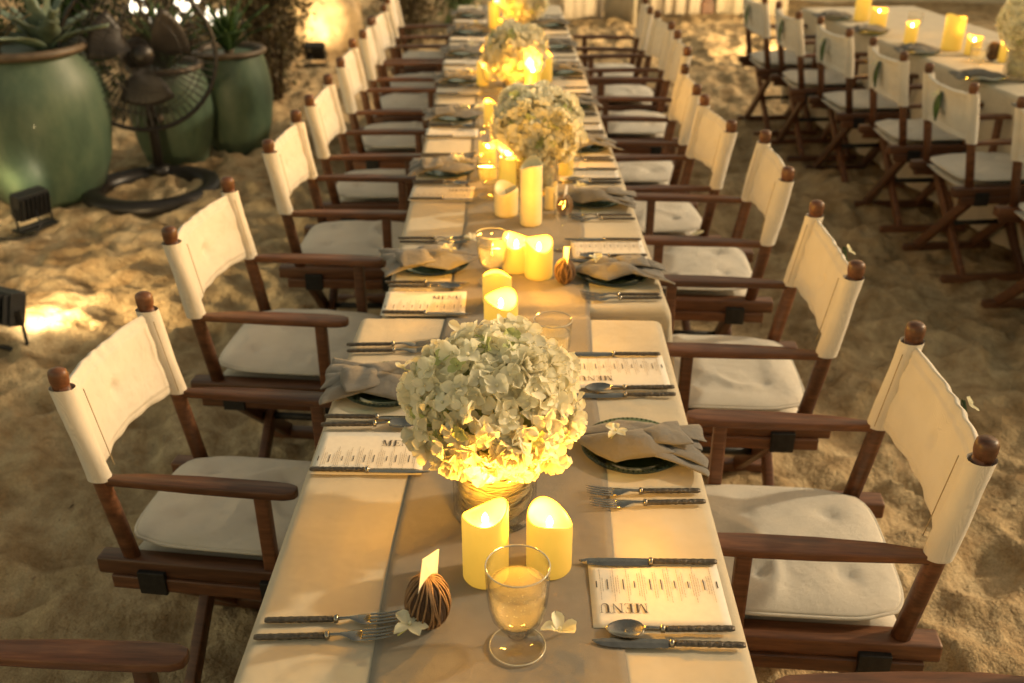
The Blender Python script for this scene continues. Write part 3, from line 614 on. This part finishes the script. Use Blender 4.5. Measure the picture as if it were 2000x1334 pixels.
def vase_parts(r, h):
    body = MB().lathe([(r * .98, .004), (r, .012), (r, h), (r - .003, h + .002), (r - .004, h), (r - .004, .014), (r * .3, .012), (0, .012)], 48).build(M['glass'])
    foot = MB().lathe([(0, 0.001), (r * .98, .001), (r * .99, .005), (0, .007)], 48).build(M['glass'])
    rf = MB(); rs = random.Random(3)
    for k in range(60):
        z0 = .028 + (h - .03) * k / 60; t0 = rs.uniform(0, 6.28); span = rs.uniform(2.5, 6); sl = rs.uniform(-.022, .022); rr = r - .008 - rs.uniform(0, .010)
        rf.tube([(rr * math.cos(t0 + span * q / 16), rr * math.sin(t0 + span * q / 16), min(h - .002, max(.018, z0 + sl * (q / 8 - 1) + .003 * math.sin(q * 1.3 + k)))) for q in range(17)], rs.uniform(.0014, .0028), 4)
    return body, foot, rf.build(M['raffia']), MB().lathe([(0, .016), (r - .022, .016), (r - .022, h - .01), (0, h - .01)], 24).build(M['raffia'])
VASE = vase_parts(.073, .125)
def bouquet(label, x, y, rw, rh, zc, n, separate, seed, vs=1.0, z=TOP + .0030):
    random.seed(seed); e = put('flower_arrangement', None, None, (x, y, z), (0, 0, random.uniform(0, 6)), label=label, cat='flowers', group='flower balls on the tables')
    ve = put('vase', VASE[0], e, scale=(vs, vs, vs)); put('vase_foot', VASE[1], ve); rf = put('raffia_filling', VASE[2], e, scale=(vs, vs, vs)); put('raffia_core', VASE[3], rf)
    put('stem_core', MB().grid(lambda u, v: (rw * .72 * math.sin(v * math.pi) * math.cos(u * 6.2832), rw * .72 * math.sin(v * math.pi) * math.sin(u * 6.2832), zc - rh * .70 * math.cos(v * math.pi)), 20, 12, True).build(M['core']), e)
    mbm = {}
    for k in range(n + 420):
        deep = k >= n; kk, nn = (k - n, 420) if deep else (k, n)
        ct = 1 - 1.93 * (kk + .5) / nn; st = math.sqrt(max(0, 1 - ct * ct)); a = kk * 2.39996 + random.gauss(0, .12) + (1.1 if deep else 0)
        d = Vector((st * math.cos(a), st * math.sin(a), ct)); lob = 1 + .09 * float(fbm(d.x * 2.5 + seed, d.y * 2.5 + d.z * 2, 2)); rr = (random.uniform(.80, .93) if deep else random.uniform(.90, 1.02)) * lob
        p = Vector((d.x * rw * rr, d.y * rw * rr, zc + d.z * rh * rr)); q = (d + Vector((random.gauss(0, .38), random.gauss(0, .38), random.gauss(0, .38)))).normalized()
        t = random.random(); me = random.choice(FLG) if t < .10 else (random.choice(ROSE) if t < .15 and not deep else random.choice(FL)); s = random.uniform(.85, 1.18) * (rw / .135)
        rot = q.to_track_quat('Z', 'Y') @ Matrix.Rotation(random.uniform(0, 6.28), 3, 'Z').to_quaternion()
        if separate and not deep: put('rose' if me in ROSE else 'floret', me, e, p, rot.to_euler(), (s, s, s))
        else:
            Mx = Matrix.Translation(p) @ rot.to_matrix().to_4x4() @ Matrix.Scale(s, 4); mm = mbm.setdefault(me.materials[0].name, MB())
            mm.add([Mx @ v.co for v in me.vertices], [tuple(pl.vertices) for pl in me.polygons])
    for nm, mm in mbm.items(): put('blooms', mm.build(bpy.data.materials[nm]), e, kind='stuff')
    return e
bouquet('ball of white hydrangea in a raffia filled glass vase, nearest to the camera', -.030, 1.435, .140, .122, .225, 290, True, 101)
bouquet('second flower ball of the long table, behind the tall unlit candle', .078, 3.22, .142, .118, .225, 280, True, 102, 1.0)
bouquet('third flower ball of the long table', .012, 4.76, .145, .118, .165, 300, False, 103, .75)
bouquet('farthest flower ball of the long table, cut by the top of the photo', .075, 6.45, .15, .12, .165, 300, False, 104, .75)
bouquet('flower ball on the right hand table at the right edge', 2.50, 4.95, .15, .13, .27, 300, False, 105, 1.2)
random.seed(13)

# ------------------------------------------------------------------ candles
def candle_mesh(r, h, seed, lit):
    rs = random.Random(seed); a1, a2 = rs.uniform(0, 6.28), rs.uniform(0, 6.28)
    def rim(t): return h - .010 + .010 * math.sin(t + a1) + .007 * math.sin(2 * t + a2)
    n = 40; mb = MB(); prof = [('b', .9), ('b2', 1)] 
    def fn(u, v):
        t = u * 6.2832; k = v * 12
        if k <= 1: return (r * .93 * k * math.cos(t), r * .93 * k * math.sin(t), .0)
        if k <= 2: q = k - 1; rr = r * (.93 + .07 * q); return (rr * math.cos(t), rr * math.sin(t), .004 * q)
        if k <= 7: q = (k - 2) / 5; return (r * math.cos(t), r * math.sin(t), .004 + (rim(t) - .008) * q)
        if k <= 8: q = k - 7; return (r * (1 - .06 * q) * math.cos(t), r * (1 - .06 * q) * math.sin(t), rim(t) - .004 + .004 * math.sin(q * 1.57))
        if k <= 9: q = k - 8; rr = r * (.94 - .08 * q); return (rr * math.cos(t), rr * math.sin(t), rim(t) - .003 * q)
        q = (k - 9) / 3; rr = r * .86 * (1 - q); zb = h - .030
        return (rr * math.cos(t), rr * math.sin(t), (rim(t) - .003) * (1 - q) ** 2 + zb * (1 - (1 - q) ** 2))
    return mb.grid(fn, n, 24, True).build(M['wax_lit'] if lit else M['wax'], merge=1e-5)
FLAME = MB().lathe([(0, 0), (.0045, .004), (.0055, .009), (.003, .017), (0, .022)], 10).build(M['flame']); WICK = MB().tube([(0, 0, 0), (.001, 0, .008), (.003, .001, .015)], .0012, 5).build(M['black'])
def candle(label, x, y, r, h, lit=True, watt=2.5, z=TOP + .0030, group='candles on the long table'):
    global cseed
    cseed += 1; e = put('candle', None, None, (x, y, z), (0, 0, random.uniform(0, 6.28) if cseed > 2 else [-.9, .9][cseed - 1]), label=label, cat='candle', group=group)
    put('wax_body', candle_mesh(r, h, cseed, lit), e)
    if lit:
        put('flame', FLAME, e, (0, 0, h - .032)); ld = bpy.data.lights.new('candle_light', 'POINT'); ld.energy = watt; ld.color = (1.0, .45, .04); ld.shadow_soft_size = .012; put('candle_glow', ld, e, (0, 0, h + .006))
    else: put('wick', WICK, e, (0, 0, h - .032))
    return e
cseed = 0
candle('taller lit candle in front of the nearest flower ball, left of its pair', -.042, 1.262, .037, .135)
candle('shorter lit candle in front of the nearest flower ball, right of its pair', .060, 1.284, .037, .112)
candle('lit candle just behind the nearest flower ball', -.026, 2.12, .040, .112)
candle('lit candle second behind the nearest flower ball, beside the table joint', -.038, 2.32, .037, .088)
candle('lit candle beside the round goblet, left of a close pair', .012, 2.535, .038, .098)
candle('lit candle of the close pair next to the brown seed pod', .072, 2.49, .038, .108)
candle('tall unlit ivory pillar candle in the middle of the table', .058, 2.90, .034, .20, False)
candle('short wide unlit ivory candle left of the tall pillar', -.018, 2.985, .038, .098, False)
candle('slim unlit ivory candle right of the tall pillar', .125, 3.04, .020, .085, False)
candle('lit candle left of the second flower ball', -.015, 3.17, .028, .135)
candle('lit candle seen through the goblet by the second flower ball', -.085, 3.36, .030, .13)
candle('lit candle right of the second flower ball', .19, 3.40, .026, .13)
candle('lit slim candle behind the second flower ball', -.085, 4.05, .030, .11)
candle('lit candle in front of the third flower ball', .095, 4.62, .036, .135)
candle('short lit candle in front of the third flower ball', .045, 4.53, .034, .06)
candle('lit candle right of the third flower ball', .165, 4.90, .030, .14)
candle('lit candle left of the third flower ball', -.14, 4.82, .028, .11)
candle('lit candle in front of the farthest flower ball', -.045, 6.20, .035, .09)
candle('lit candle left of the farthest flower ball', -.11, 6.42, .035, .16)
GR = 'candles on the right hand table'
candle('largest lit candle on the right hand table', 2.46, 5.72, .055, .19, True, .8, group=GR)
candle('short lit candle beside the largest one on the right hand table', 2.52, 5.58, .042, .10, True, .8, group=GR)
candle('slim lit candle nearest the front on the right hand table', 2.60, 5.38, .026, .11, True, .8, group=GR)
candle('lit candle left of the largest one on the right hand table', 2.30, 5.92, .036, .12, True, .8, group=GR)
candle('lit candle near the far end of the right hand table', 2.26, 6.38, .052, .13, True, .8, group=GR)
candle('tall lit candle at the far end of the right hand table', 2.27, 6.72, .048, .18, True, .8, group=GR)

# ------------------------------------------------------------------ glassware
def goblet(label, x, y, s=1.0, drink=True, z=TOP + .0030, name='goblet', cat='goblet', group='goblets'):
    e = put(name, None, None, (x, y, z), (0, 0, random.uniform(0, 6)), (s, s, s), label, cat, group)
    outer = [(0, .0005), (.036, .0005), (.038, .003), (.034, .006), (.016, .011), (.010, .016), (.0105, .022), (.015, .025), (.0105, .029), (.013, .034), (.026, .042), (.0345, .056), (.0385, .075), (.0405, .095), (.0415, .118), (.0418, .136)]
    inner = [(.0408, .1375), (.0397, .136), (.0394, .118), (.0384, .095), (.0362, .075), (.032, .056), (.023, .045), (.008, .039), (0, .038)]
    put('glass_body', MB().lathe(outer + inner, 56).build(M['glass']), e)
    put('rim_highlight', MB().tube([(.0413 * math.cos(t * .1309), .0413 * math.sin(t * .1309), .1372) for t in range(48)], .0010, 6, True).build(M['rim_highlight']), e); put('foot_highlight', MB().tube([(.0372 * math.cos(t * .1309), .0372 * math.sin(t * .1309), .0028) for t in range(48)], .0011, 6, True).build(M['rim_highlight']), e)  # opaque pale rings: highlight of glass lip and foot painted as colour
    if drink:
        lq = put('drink', MB().lathe([(0, .0392), (.008, .0402), (.0225, .046), (.0312, .0565), (.0354, .075), (.0376, .095), (.0382, .106), (.0365, .1052), (0, .1050)], 48).build(M['liquid']), e)
        bb = MB()
        for k in range(70):
            a = random.uniform(0, 6.28); zz = random.uniform(.055, .104); rr = random.uniform(.3, 1) * .033; rd = random.uniform(.0003, .0008); bb.lathe([(0, -rd), (rd, 0), (0, rd)], 5, (rr * math.cos(a), rr * math.sin(a), zz))
        put('bubbles', bb.build(M['bubble']), lq, kind='stuff')
    return e
goblet('goblet of sparkling water in front of the two nearest candles', .008, 1.103, 1.10)
goblet('clear goblet half hidden behind the nearest flower ball', .088, 1.93, 1.0)
goblet('goblet beside the close pair of candles', -.052, 2.452, 1.0)
goblet('goblet left of the second flower ball', -.075, 3.16, 1.0)
goblet('goblet left of the third flower ball', -.10, 4.70, 1.0)
goblet('goblet on the right hand table near the flower ball', 2.36, 5.15, 1.0)
goblet('goblet on the right hand table among the candles', 2.40, 6.15, 1.0)
def flute(label, x, y, s=1.0):
    e = put('champagne_flute', None, None, (x, y, TOP + .0030), (0, 0, 0), (s, s, s), label, 'flute', 'champagne flutes')
    put('glass_body', MB().lathe([(0, .0005), (.030, .0005), (.031, .002), (.006, .008), (.004, .015), (.004, .06), (.010, .075), (.020, .10), (.0245, .13), (.025, .165), (.0244, .166), (.0236, .165), (.0232, .13), (.0187, .10), (.009, .078), (0, .073)], 40).build(M['glass']), e)
flute('champagne flute right of the tall unlit candle', .142, 2.69); flute('champagne flute on the left of the second flower ball', -.10, 3.55, .95)
flute('champagne flute to the right of the second flower ball', .205, 3.22, .95)

# ------------------------------------------------------------------ cutlery, plates, napkins, menus
def loft(secs):
    """secs: list of (x, half width, z centre, half thickness); flattened hexagonal sections"""
    mb = MB(); v = []
    for x, w, z, t in secs: v += [(x, -w, z), (x, -w * .6, z + t), (x, w * .6, z + t), (x, w, z), (x, w * .6, z - t), (x, -w * .6, z - t)]
    f = [tuple(range(6)), tuple(reversed(range(len(v) - 6, len(v))))]
    for i in range(len(secs) - 1):
        for k in range(6): k2 = (k + 1) % 6; f.append((i * 6 + k, (i + 1) * 6 + k, (i + 1) * 6 + k2, i * 6 + k2))
    return mb.add(v, f)
def handle_secs(x0, x1, w=.0056, t=.0034):
    return [(x0 + (x1 - x0) * k / 22, w * (1 + .10 * math.sin(k * 1.9)) * (.75 if k in (0, 22) else 1), .0048 + .0003 * math.sin(k * 2.7), t * (1 + .10 * math.sin(k * 2.3 + 1)) * (.7 if k in (0, 22) else 1)) for k in range(23)]
H_F = loft(handle_secs(-.002, .104)).build(M['handle']); COLLAR = MB().lathe([(.0062, -.003), (.0066, 0), (.0062, .003)], 12, (-.004, 0, .0048), 'X').build(M['steel'])
fk = loft([(-.001, .0032, .0048, .0026), (-.012, .0026, .0058, .0022), (-.024, .003, .0068, .0018), (-.034, .007, .0058, .0014), (-.043, .0115, .0038, .0012), (-.056, .0122, .0034, .0012)])
for k in range(4):
    y = -.0105 + .007 * k; mbt = loft([(-.055, .0022, .0034, .0012), (-.075, .0019, .0048, .0011), (-.092, .0017, .0078, .0010), (-.103, .0008, .0108, .0006)]); fk.add([(a, b + y, c) for a, b, c in mbt.v], mbt.f)
FORK = [('handle', H_F), ('collar', COLLAR), ('head', fk.build(M['steel'], True, .0004, 1))]
kb = MB(); prof = [(0, -.005, .0055), (-.006, -.005, .0065), (-.010, -.0085, .0075), (-.06, -.0095, .008), (-.09, -.009, .0075), (-.108, -.0055, .006), (-.118, -.0005, .0035), (-.121, .003, .003)]
v = []
for x, a, b in prof: v += [(x, a, .0022), (x, b, .0030), (x, b, .0048), (x, (a + b) / 2, .0046)]
kb.add(v, [(0, 1, 2, 3), tuple(reversed(range(len(v) - 4, len(v))))] + [(i * 4 + k, (i + 1) * 4 + k, (i + 1) * 4 + (k + 1) % 4, i * 4 + (k + 1) % 4) for i in range(len(prof) - 1) for k in range(4)])
KNIFE = [('handle', H_F), ('collar', COLLAR), ('blade', kb.build(M['steel'], False))]
def spoon_fn(u, v):
    t = u * 6.2832; rr = min(1.0, v * 1.0); a, b = .0285, .0185; x = -.060 + a * rr * math.cos(t) * (1 + .0 * math.cos(t)); y = b * rr * math.sin(t) * (1 - .22 * math.cos(t) * -1 * .6)
    return (x, y, .0075 - .0062 * (1 - rr ** 2) + .0006 * math.cos(t))
sb = solid(MB().grid(spoon_fn, 32, 10, True).build(M['steel'], merge=1e-6), -.0012)
sn = loft([(-.001, .0032, .0048, .0026), (-.012, .0026, .0064, .0022), (-.024, .0032, .0080, .0016), (-.034, .0055, .0078, .0011)]).build(M['steel'])
SPOON = [('handle', H_F), ('collar', COLLAR), ('bowl', sb, [('neck', sn)])]
PLATE = MB().lathe([(0, .003), (.070, .003), (.078, .004), (.100, .0125), (.108, .0135), (.112, .0125), (.110, .0105), (.098, .0085), (.078, .0005), (0, .0005)], 56).build(M['plateglass'])
rimd = MB(); 
for k in range(64): a = 6.2832 * k / 64; rimd.lathe([(0, .0115), (.0028, .0135), (.0018, .016), (0, .0168)], 6, (.105 * math.cos(a), .105 * math.sin(a), 0))
PRIM = rimd.build(M['plateglass'])

def napkin_parts(seed):
    """a linen napkin gathered in the middle: two flaps towards the table centre, a pleated fan over the plate rim"""
    rs = random.Random(seed); out = []
    def sheet(a, b, c, d, bulge, roll=0.0):
        a, b, c, d = [Vector(p) + Vector((rs.uniform(-.006, .006), rs.uniform(-.006, .006), rs.uniform(-.001, .002))) for p in (a, b, c, d)]; o = rs.uniform(0, 60)
        def fn(u, v):
            p = a.lerp(b, u).lerp(d.lerp(c, u), v); k = 16 * u * (1 - u) * v * (1 - v)
            e = .0075 * float(fbm(p.x * 24 + o, p.y * 24, 3)) + .0025 * math.sin((u * 2.2 + v * 1.1) * 3.1 + o)
            return (p.x + .003 * math.sin(v * 5 + o), p.y + .003 * math.sin(u * 5 + o), p.z + 1.4 * bulge * k ** .7 + e * min(1, .35 + k) - roll * u ** 3)
        out.append(('fold', solid(MB().grid(fn, 16, 16).build(M['napkin']), .0022)))
    for k in range(5):
        yi, yo = .024 - .010 * k, .076 - .030 * k; q = .010 * math.sin(k * 1.9 + seed)
        sheet((-.01, yi, .021), (.114 + q * .6, yo, .015), (.120 + q * .6, yo - .052, .0215), (-.005, yi - .016, .027), .004, .010)
    sheet((-.125, .004, .015), (-.035, .070, .016), (.060, .046, .024), (.010, -.006, .036), .008)
    sheet((-.120, -.010, .017), (.012, .006, .037), (.062, -.036, .028), (-.028, -.070, .016), .012)
    sheet((.000, .040, .030), (.070, .060, .027), (.092, -.022, .032), (.020, -.030, .040), .007)
    return out
NAP = [napkin_parts(s) for s in range(4)]

def letters():
    """MENU in a high contrast serif, 1 unit tall, thin 0.07, thick 0.22"""
    P = []; r = lambda x0, y0, x1, y1: P.append([(x0, y0), (x1, y0), (x1, y1), (x0, y1)]); q = lambda *p: P.append(list(p))
    x = 0.0                                                                     # M
    r(x + .12, .05, x + .18, .95); q((x + .12, .95), (x + .36, .95), (x + .68, .0), (x + .58, .0)); q((x + .60, .0), (x + .66, .0), (x + .98, .95), (x + .92, .95)); r(x + .92, .05, x + 1.14, .95)
    for a, b in ((0, .30), (.80, 1.26)): r(x + a, 0, x + b, .05)
    r(x, .95, x + .36, 1.0); r(x + .92, .95, x + 1.26, 1.0); x += 1.42
    r(x + .12, .05, x + .34, .95); r(x, 0, x + .84, .05); r(x, .95, x + .82, 1.0); q((x + .76, .05), (x + .84, .05), (x + .84, .32)); q((x + .74, .95), (x + .82, .95), (x + .82, .70)); r(x + .34, .475, x + .60, .525); r(x + .58, .36, x + .63, .64); x += 1.02
    r(x + .12, .05, x + .18, .95); r(x + .92, 0, x + .98, .95); q((x + .12, .95), (x + .36, .95), (x + .98, .0), (x + .92, .0)); r(x, 0, x + .30, .05); r(x, .95, x + .36, 1.0); r(x + .80, .95, x + 1.10, 1.0); x += 1.26
    r(x + .12, .34, x + .34, .95); r(x, .95, x + .46, 1.0); r(x + .86, .34, x + .92, .95); r(x + .76, .95, x + 1.02, 1.0)
    for k in range(8):
        a0, a1 = math.pi + math.pi * k / 8, math.pi + math.pi * (k + 1) / 8
        o = lambda a: (x + .52 + .40 * math.cos(a), .34 + .36 * math.sin(a)); i_ = lambda a: (x + .60 + .26 * math.cos(a), .34 + .29 * math.sin(a)); q(o(a0), o(a1), i_(a1), i_(a0))
    return P, x + 1.02
LET, LW = letters()
def print_mesh(polys, fn, mat, z):
    v = []; f = []
    for p in polys:
        b = len(v); v += [(*fn(*c), z) for c in p]; f.append(tuple(range(b, b + len(p))))
    me = mesh(v, f, False, mat)
    bm = bmesh.new(); bm.from_mesh(me)
    for fc in bm.faces:
        fc.normal_update()
        if fc.normal.z < 0: fc.normal_flip()
    bm.to_mesh(me); bm.free(); return me
CARD = MB().grid(lambda u, v: (-.105 + .21 * u, -.074 + .148 * v, .0006 + .0012 * (abs(u - .5) * 2) ** 4 * (v > .5)), 14, 8).build(M['paper']); CARD = solid(CARD, -.0005)
sL = .0205                                                                       # title lies along the near long edge, read from the far side
TITLE = print_mesh(LET, lambda x, y: (-.092 + (LW - x) * sL * .76, -.0225 - y * sL), M['ink'], .0026)
def body_polys(seed):
    rs = random.Random(seed); P = []; H = []; x = -.094
    while x < .098:
        H.append((x, rs.uniform(.006, .013))); x += .0062
        for k in range(rs.choice([2, 3, 4, 2])):
            hl = rs.uniform(.016, .044); y = -hl
            while y < hl:
                w = rs.uniform(.0025, .007); P.append([(x - .0004, y), (x + .0004, y), (x + .0004, min(hl, y + w)), (x - .0004, min(hl, y + w))]); y += w + .0011
            x += .0037
        x += .004
    return P, [[(a - .0009, -h), (a + .0009, -h), (a + .0009, h), (a - .0009, h)] for a, h in H if a < .1]
bp_, hp_ = body_polys(4)
BODY = print_mesh([p for p in bp_ if p[0][0] < .099], lambda x, y: (x, y + .022), M['smallink'], .0026); HEAD = print_mesh(hp_, lambda x, y: (x, y + .022), M['ink'], .0027)
MENU = [('card', CARD), ('title_print', TITLE), ('heading_print', HEAD), ('small_print', BODY)]

def orchid(label, x, y, z, s=1.0, tilt=.3, group='loose white orchid blossoms'):
    e = put('orchid_blossom', None, None, (x, y, z), (random.uniform(-tilt, tilt), random.uniform(-tilt, tilt), random.uniform(0, 6.28)), (s, s, s), label, 'flower', group)
    put('petals', random.choice(ORCH), e); put('stalk', MB().tube([(0, 0, 0), (.004, .002, -.004), (.02, .006, -.004)], .0012, 5).build(M['petal_green']), e)

def setting(side, i, px, py, rot, d=None, items='fpkskm', napkin=True, flower=True):
    who = f'of the long table\'s {ORD[i]} {side} place from the camera'
    c, s = math.cos(rot), math.sin(rot); zz = TOP + .0032
    W = lambda x, y: (px + x * c - y * s, py + x * s + y * c)
    D = dict(f1=-.145, f2=-.180, k=.205, s=.233, m=.315, b=.388); D.update(d or {}); j = lambda a: random.uniform(-a, a)
    def cut(name, parts, y, lab, x=0, z=0, ex=0): 
        p = W(x + j(.004), y); thing(name, parts, (p[0], p[1], zz + z), (0, 0, rot + R(j(2.2)) + ex), (1, 1, 1), lab, name, f'{name}s on the long table')
    if 'f' in items:
        cut('fork', FORK, D['f1'], f'fork nearer the plate {who}', .0); cut('fork', FORK, D['f2'], f'fork farther from the plate {who}', .006 if i else -.01)
    if 'k' in items: cut('knife', KNIFE, D['k'], f'dinner knife beside the spoon {who}', .008)
    if 's' in items: cut('spoon', SPOON, D['s'], f'spoon beside the menu {who}', .004, .0015)
    if 'm' in items:
        p = W(.0, D['m']); thing('menu_card', MENU, (p[0], p[1], zz - .0005), (0, 0, rot + R(j(1.2))), (1, 1, 1), f'printed MENU card {who}', 'menu', 'menu cards on the long table')
        cut('knife', KNIFE, D['b'], f'small knife on the menu {who}', .0, .0022)
    if 'p' in items:
        p = W(-.005, 0); thing('dinner_plate', [('plate_body', PLATE), ('beaded_rim', PRIM)], (p[0], p[1], zz - .001), (0, 0, 0), (.90, .90, 1), f'green tinted glass plate {who}', 'plate', 'glass plates on the long table')
        if napkin:
            p = W(.0, 0); thing('napkin', NAP[(i * 2 + (side == 'left')) % 4], (p[0], p[1], zz), (0, 0, rot + R(j(9))), (1.1, 1.14, 1), f'folded taupe napkin {who}', 'napkin', 'napkins on the long table')
            if flower: p = W(-.045 + j(.01), j(.012)); orchid(f'orchid blossom on the napkin {who}', p[0], p[1], zz + .050, .95)
redge = lambda y: (.347 + .0167 * (y - 1.035)) if y < 2.26 else .397 - .0115 * (y - 2.3)
ledge = lambda y: (-.405 + .0167 * (y - 1.035)) if y < 2.26 else -.338 - .0115 * (y - 2.3)
setting('right', 0, redge(1.1) - .120, .90, 0, items='ksm')
Rp = [1.632, 2.493, 3.11, 3.74, 4.40, 5.12, 5.80, 6.52]
for i, y in enumerate(Rp): setting('right', i + 1, redge(y) - .118, y, 0, dict(f1=-.135, f2=-.160, k=.10, s=.13, m=.19, b=.257) if i == 1 else dict(k=.19, s=.22, m=.27, b=.335) if i > 1 else None, flower=True)
Lp = [1.874, 2.565, 3.44, 4.20, 4.93, 5.60, 6.27, 6.9]
setting('left', 0, ledge(1.1) + .125, 1.139 - .163, math.pi, items='f')
for i, y in enumerate(Lp): setting('left', i + 1, ledge(y) + .118, y, math.pi, dict(f1=-.168, f2=-.20, k=.128, s=.158, m=.255, b=.322) if y < 6.7 else dict(k=.128, s=.158, m=.255, b=.322))

# dried seed pods that hold place cards
def pod(label, x, y, s, yaw, card=True):
    e = put('seed_pod', None, None, (x, y, TOP + .0030), (0, 0, yaw), (s, s, s), label, 'seed pod', 'seed pods holding place cards')
    def fn(u, v):
        t = u * 6.2832; ph = (v - .5) * math.pi; c = math.cos(ph); rb = 1 + .035 * math.sin(t * 26 + 2 * math.sin(ph * 3) + math.sin(t * 3)) * c
        return (.027 * c * math.cos(t) * rb, .029 * c * math.sin(t) * rb, .036 + .037 * math.sin(ph))
    put('husk', MB().grid(fn, 156, 22, True).build(M['nut'], merge=1e-6), e); rb = MB()
    for k in range(34):
        t0 = 6.2832 * k / 34 + random.uniform(-.05, .05); w = random.uniform(-.35, .35)
        rb.tube([(.0280 * math.cos(ph) * math.cos(t0 + w * math.sin(ph * 2 + k)), .0300 * math.cos(ph) * math.sin(t0 + w * math.sin(ph * 2 + k)), .036 + .0378 * math.sin(ph)) for ph in np.linspace(-1.25, 1.5, 14)], [.0009 + .0007 * math.sin(q * .24) for q in range(14)], 4)
    put('fibres', rb.build(M['rib']), e)
    if card:
        v = [(-.001, -.022, .045), (.0, .022, .045), (.004, .024, .100), (.008, -.018, .116)]
        put('place_card', solid(mesh(v, [(0, 1, 2, 3)], False, M['paper']), .0006, False), None, (x, y, TOP + .0030), (0, 0, yaw - R(28)), (s, s, s), label='ivory place card standing in the ' + label.split(',')[0], cat='card', group='place cards')
pod('brown fibrous seed pod beside the left forks, nearest to the camera', -.126, 1.152, 1.22, R(0))
orchid('greenish orchid blossom leaning on the nearest seed pod', -.150, 1.112, TOP + .038, 1.15, .9)
pod('brown seed pod near the close pair of candles, by the right plate', .140, 2.44, .95, R(40)); pod('seed pod to the right of the tall unlit candle', .165, 2.98, .9, R(10))
pod('seed pod on the right hand table by the largest candle', 2.56, 5.42, 1.3, R(10), False)
orchid('white orchid blossom at the foot of the nearest goblet', .070, 1.118, TOP + .020, 1.25, .3)
orchid('white orchid blossom by the forks of the third left place from the camera', -.115, 2.73, TOP + .02, 1.1)
orchid('pale orchid blossom near the fifth left plate from the camera', -.12, 4.25, TOP + .03, 1.9)
orchid('pale orchid blossom near the sixth left plate from the camera', -.13, 4.98, TOP + .03, 1.9)
orchid('fallen white blossom on the armrest of the fourth right chair', .60, 3.03, .667, .9)

# plates on the right hand table
for i, (x, y) in enumerate([(2.33, 4.30), (2.30, 4.95), (2.24, 5.62), (2.17, 6.25), (2.12, 6.8)]):
    lab = f'{ORD[i]} from the camera on the right hand table'
    thing('dinner_plate', [('plate_body', PLATE), ('beaded_rim', PRIM)], (x, y, TOP + .003), label=f'glass plate {lab}', cat='plate', group='plates of the right hand table')
    thing('napkin', NAP[i % 4], (x, y, TOP + .004), (0, 0, R(180 + random.uniform(-10, 10))), (1, 1, 1), f'folded taupe napkin on the plate {lab}', 'napkin', 'napkins of the right hand table')

# leaf and blossom tied to chair backs
def sprig(label, km, facing, z=.77, s=1.0, t=0.0):
    f = Vector((math.cos(facing), math.sin(facing))); sd_ = Vector((-f.y, f.x)); p = Vector(km) - f * (.022 + .017) + sd_ * t
    e = put('leaf_sprig', None, None, (p.x, p.y, z), (0, 0, facing), (s, s, s), label, 'leaf', 'leaf sprigs on chair backs')
    def fn(u, v): w = .030 * math.sin(min(1, .05 + v) * math.pi) ** .8; q = (u - .5) * 2; return (-.006 - .012 * math.sin(v * 3.1) + .008 * q * q, q * w, .06 - .13 * v)
    put('leaf', solid(MB().grid(fn, 6, 10).build(M['leaf']), .0015), e); put('blossom', ORCH[0], e, (-.016, .0, .05), (0, R(-70), 0))
for i, (km, a) in enumerate(leaf_spots): sprig(f'green leaf tied to the back of a right hand table chair, {ORD[i]} from the camera', km, a, .76)
sprig('green leaf and white blossom behind the nearest full chair on the right', Rs[1][0], R(180 + Rs[1][1]), .79, .8)
sprig('green leaf behind the second full chair on the right of the long table', Rs[2][0], R(180 + Rs[2][1]), .80, .8)
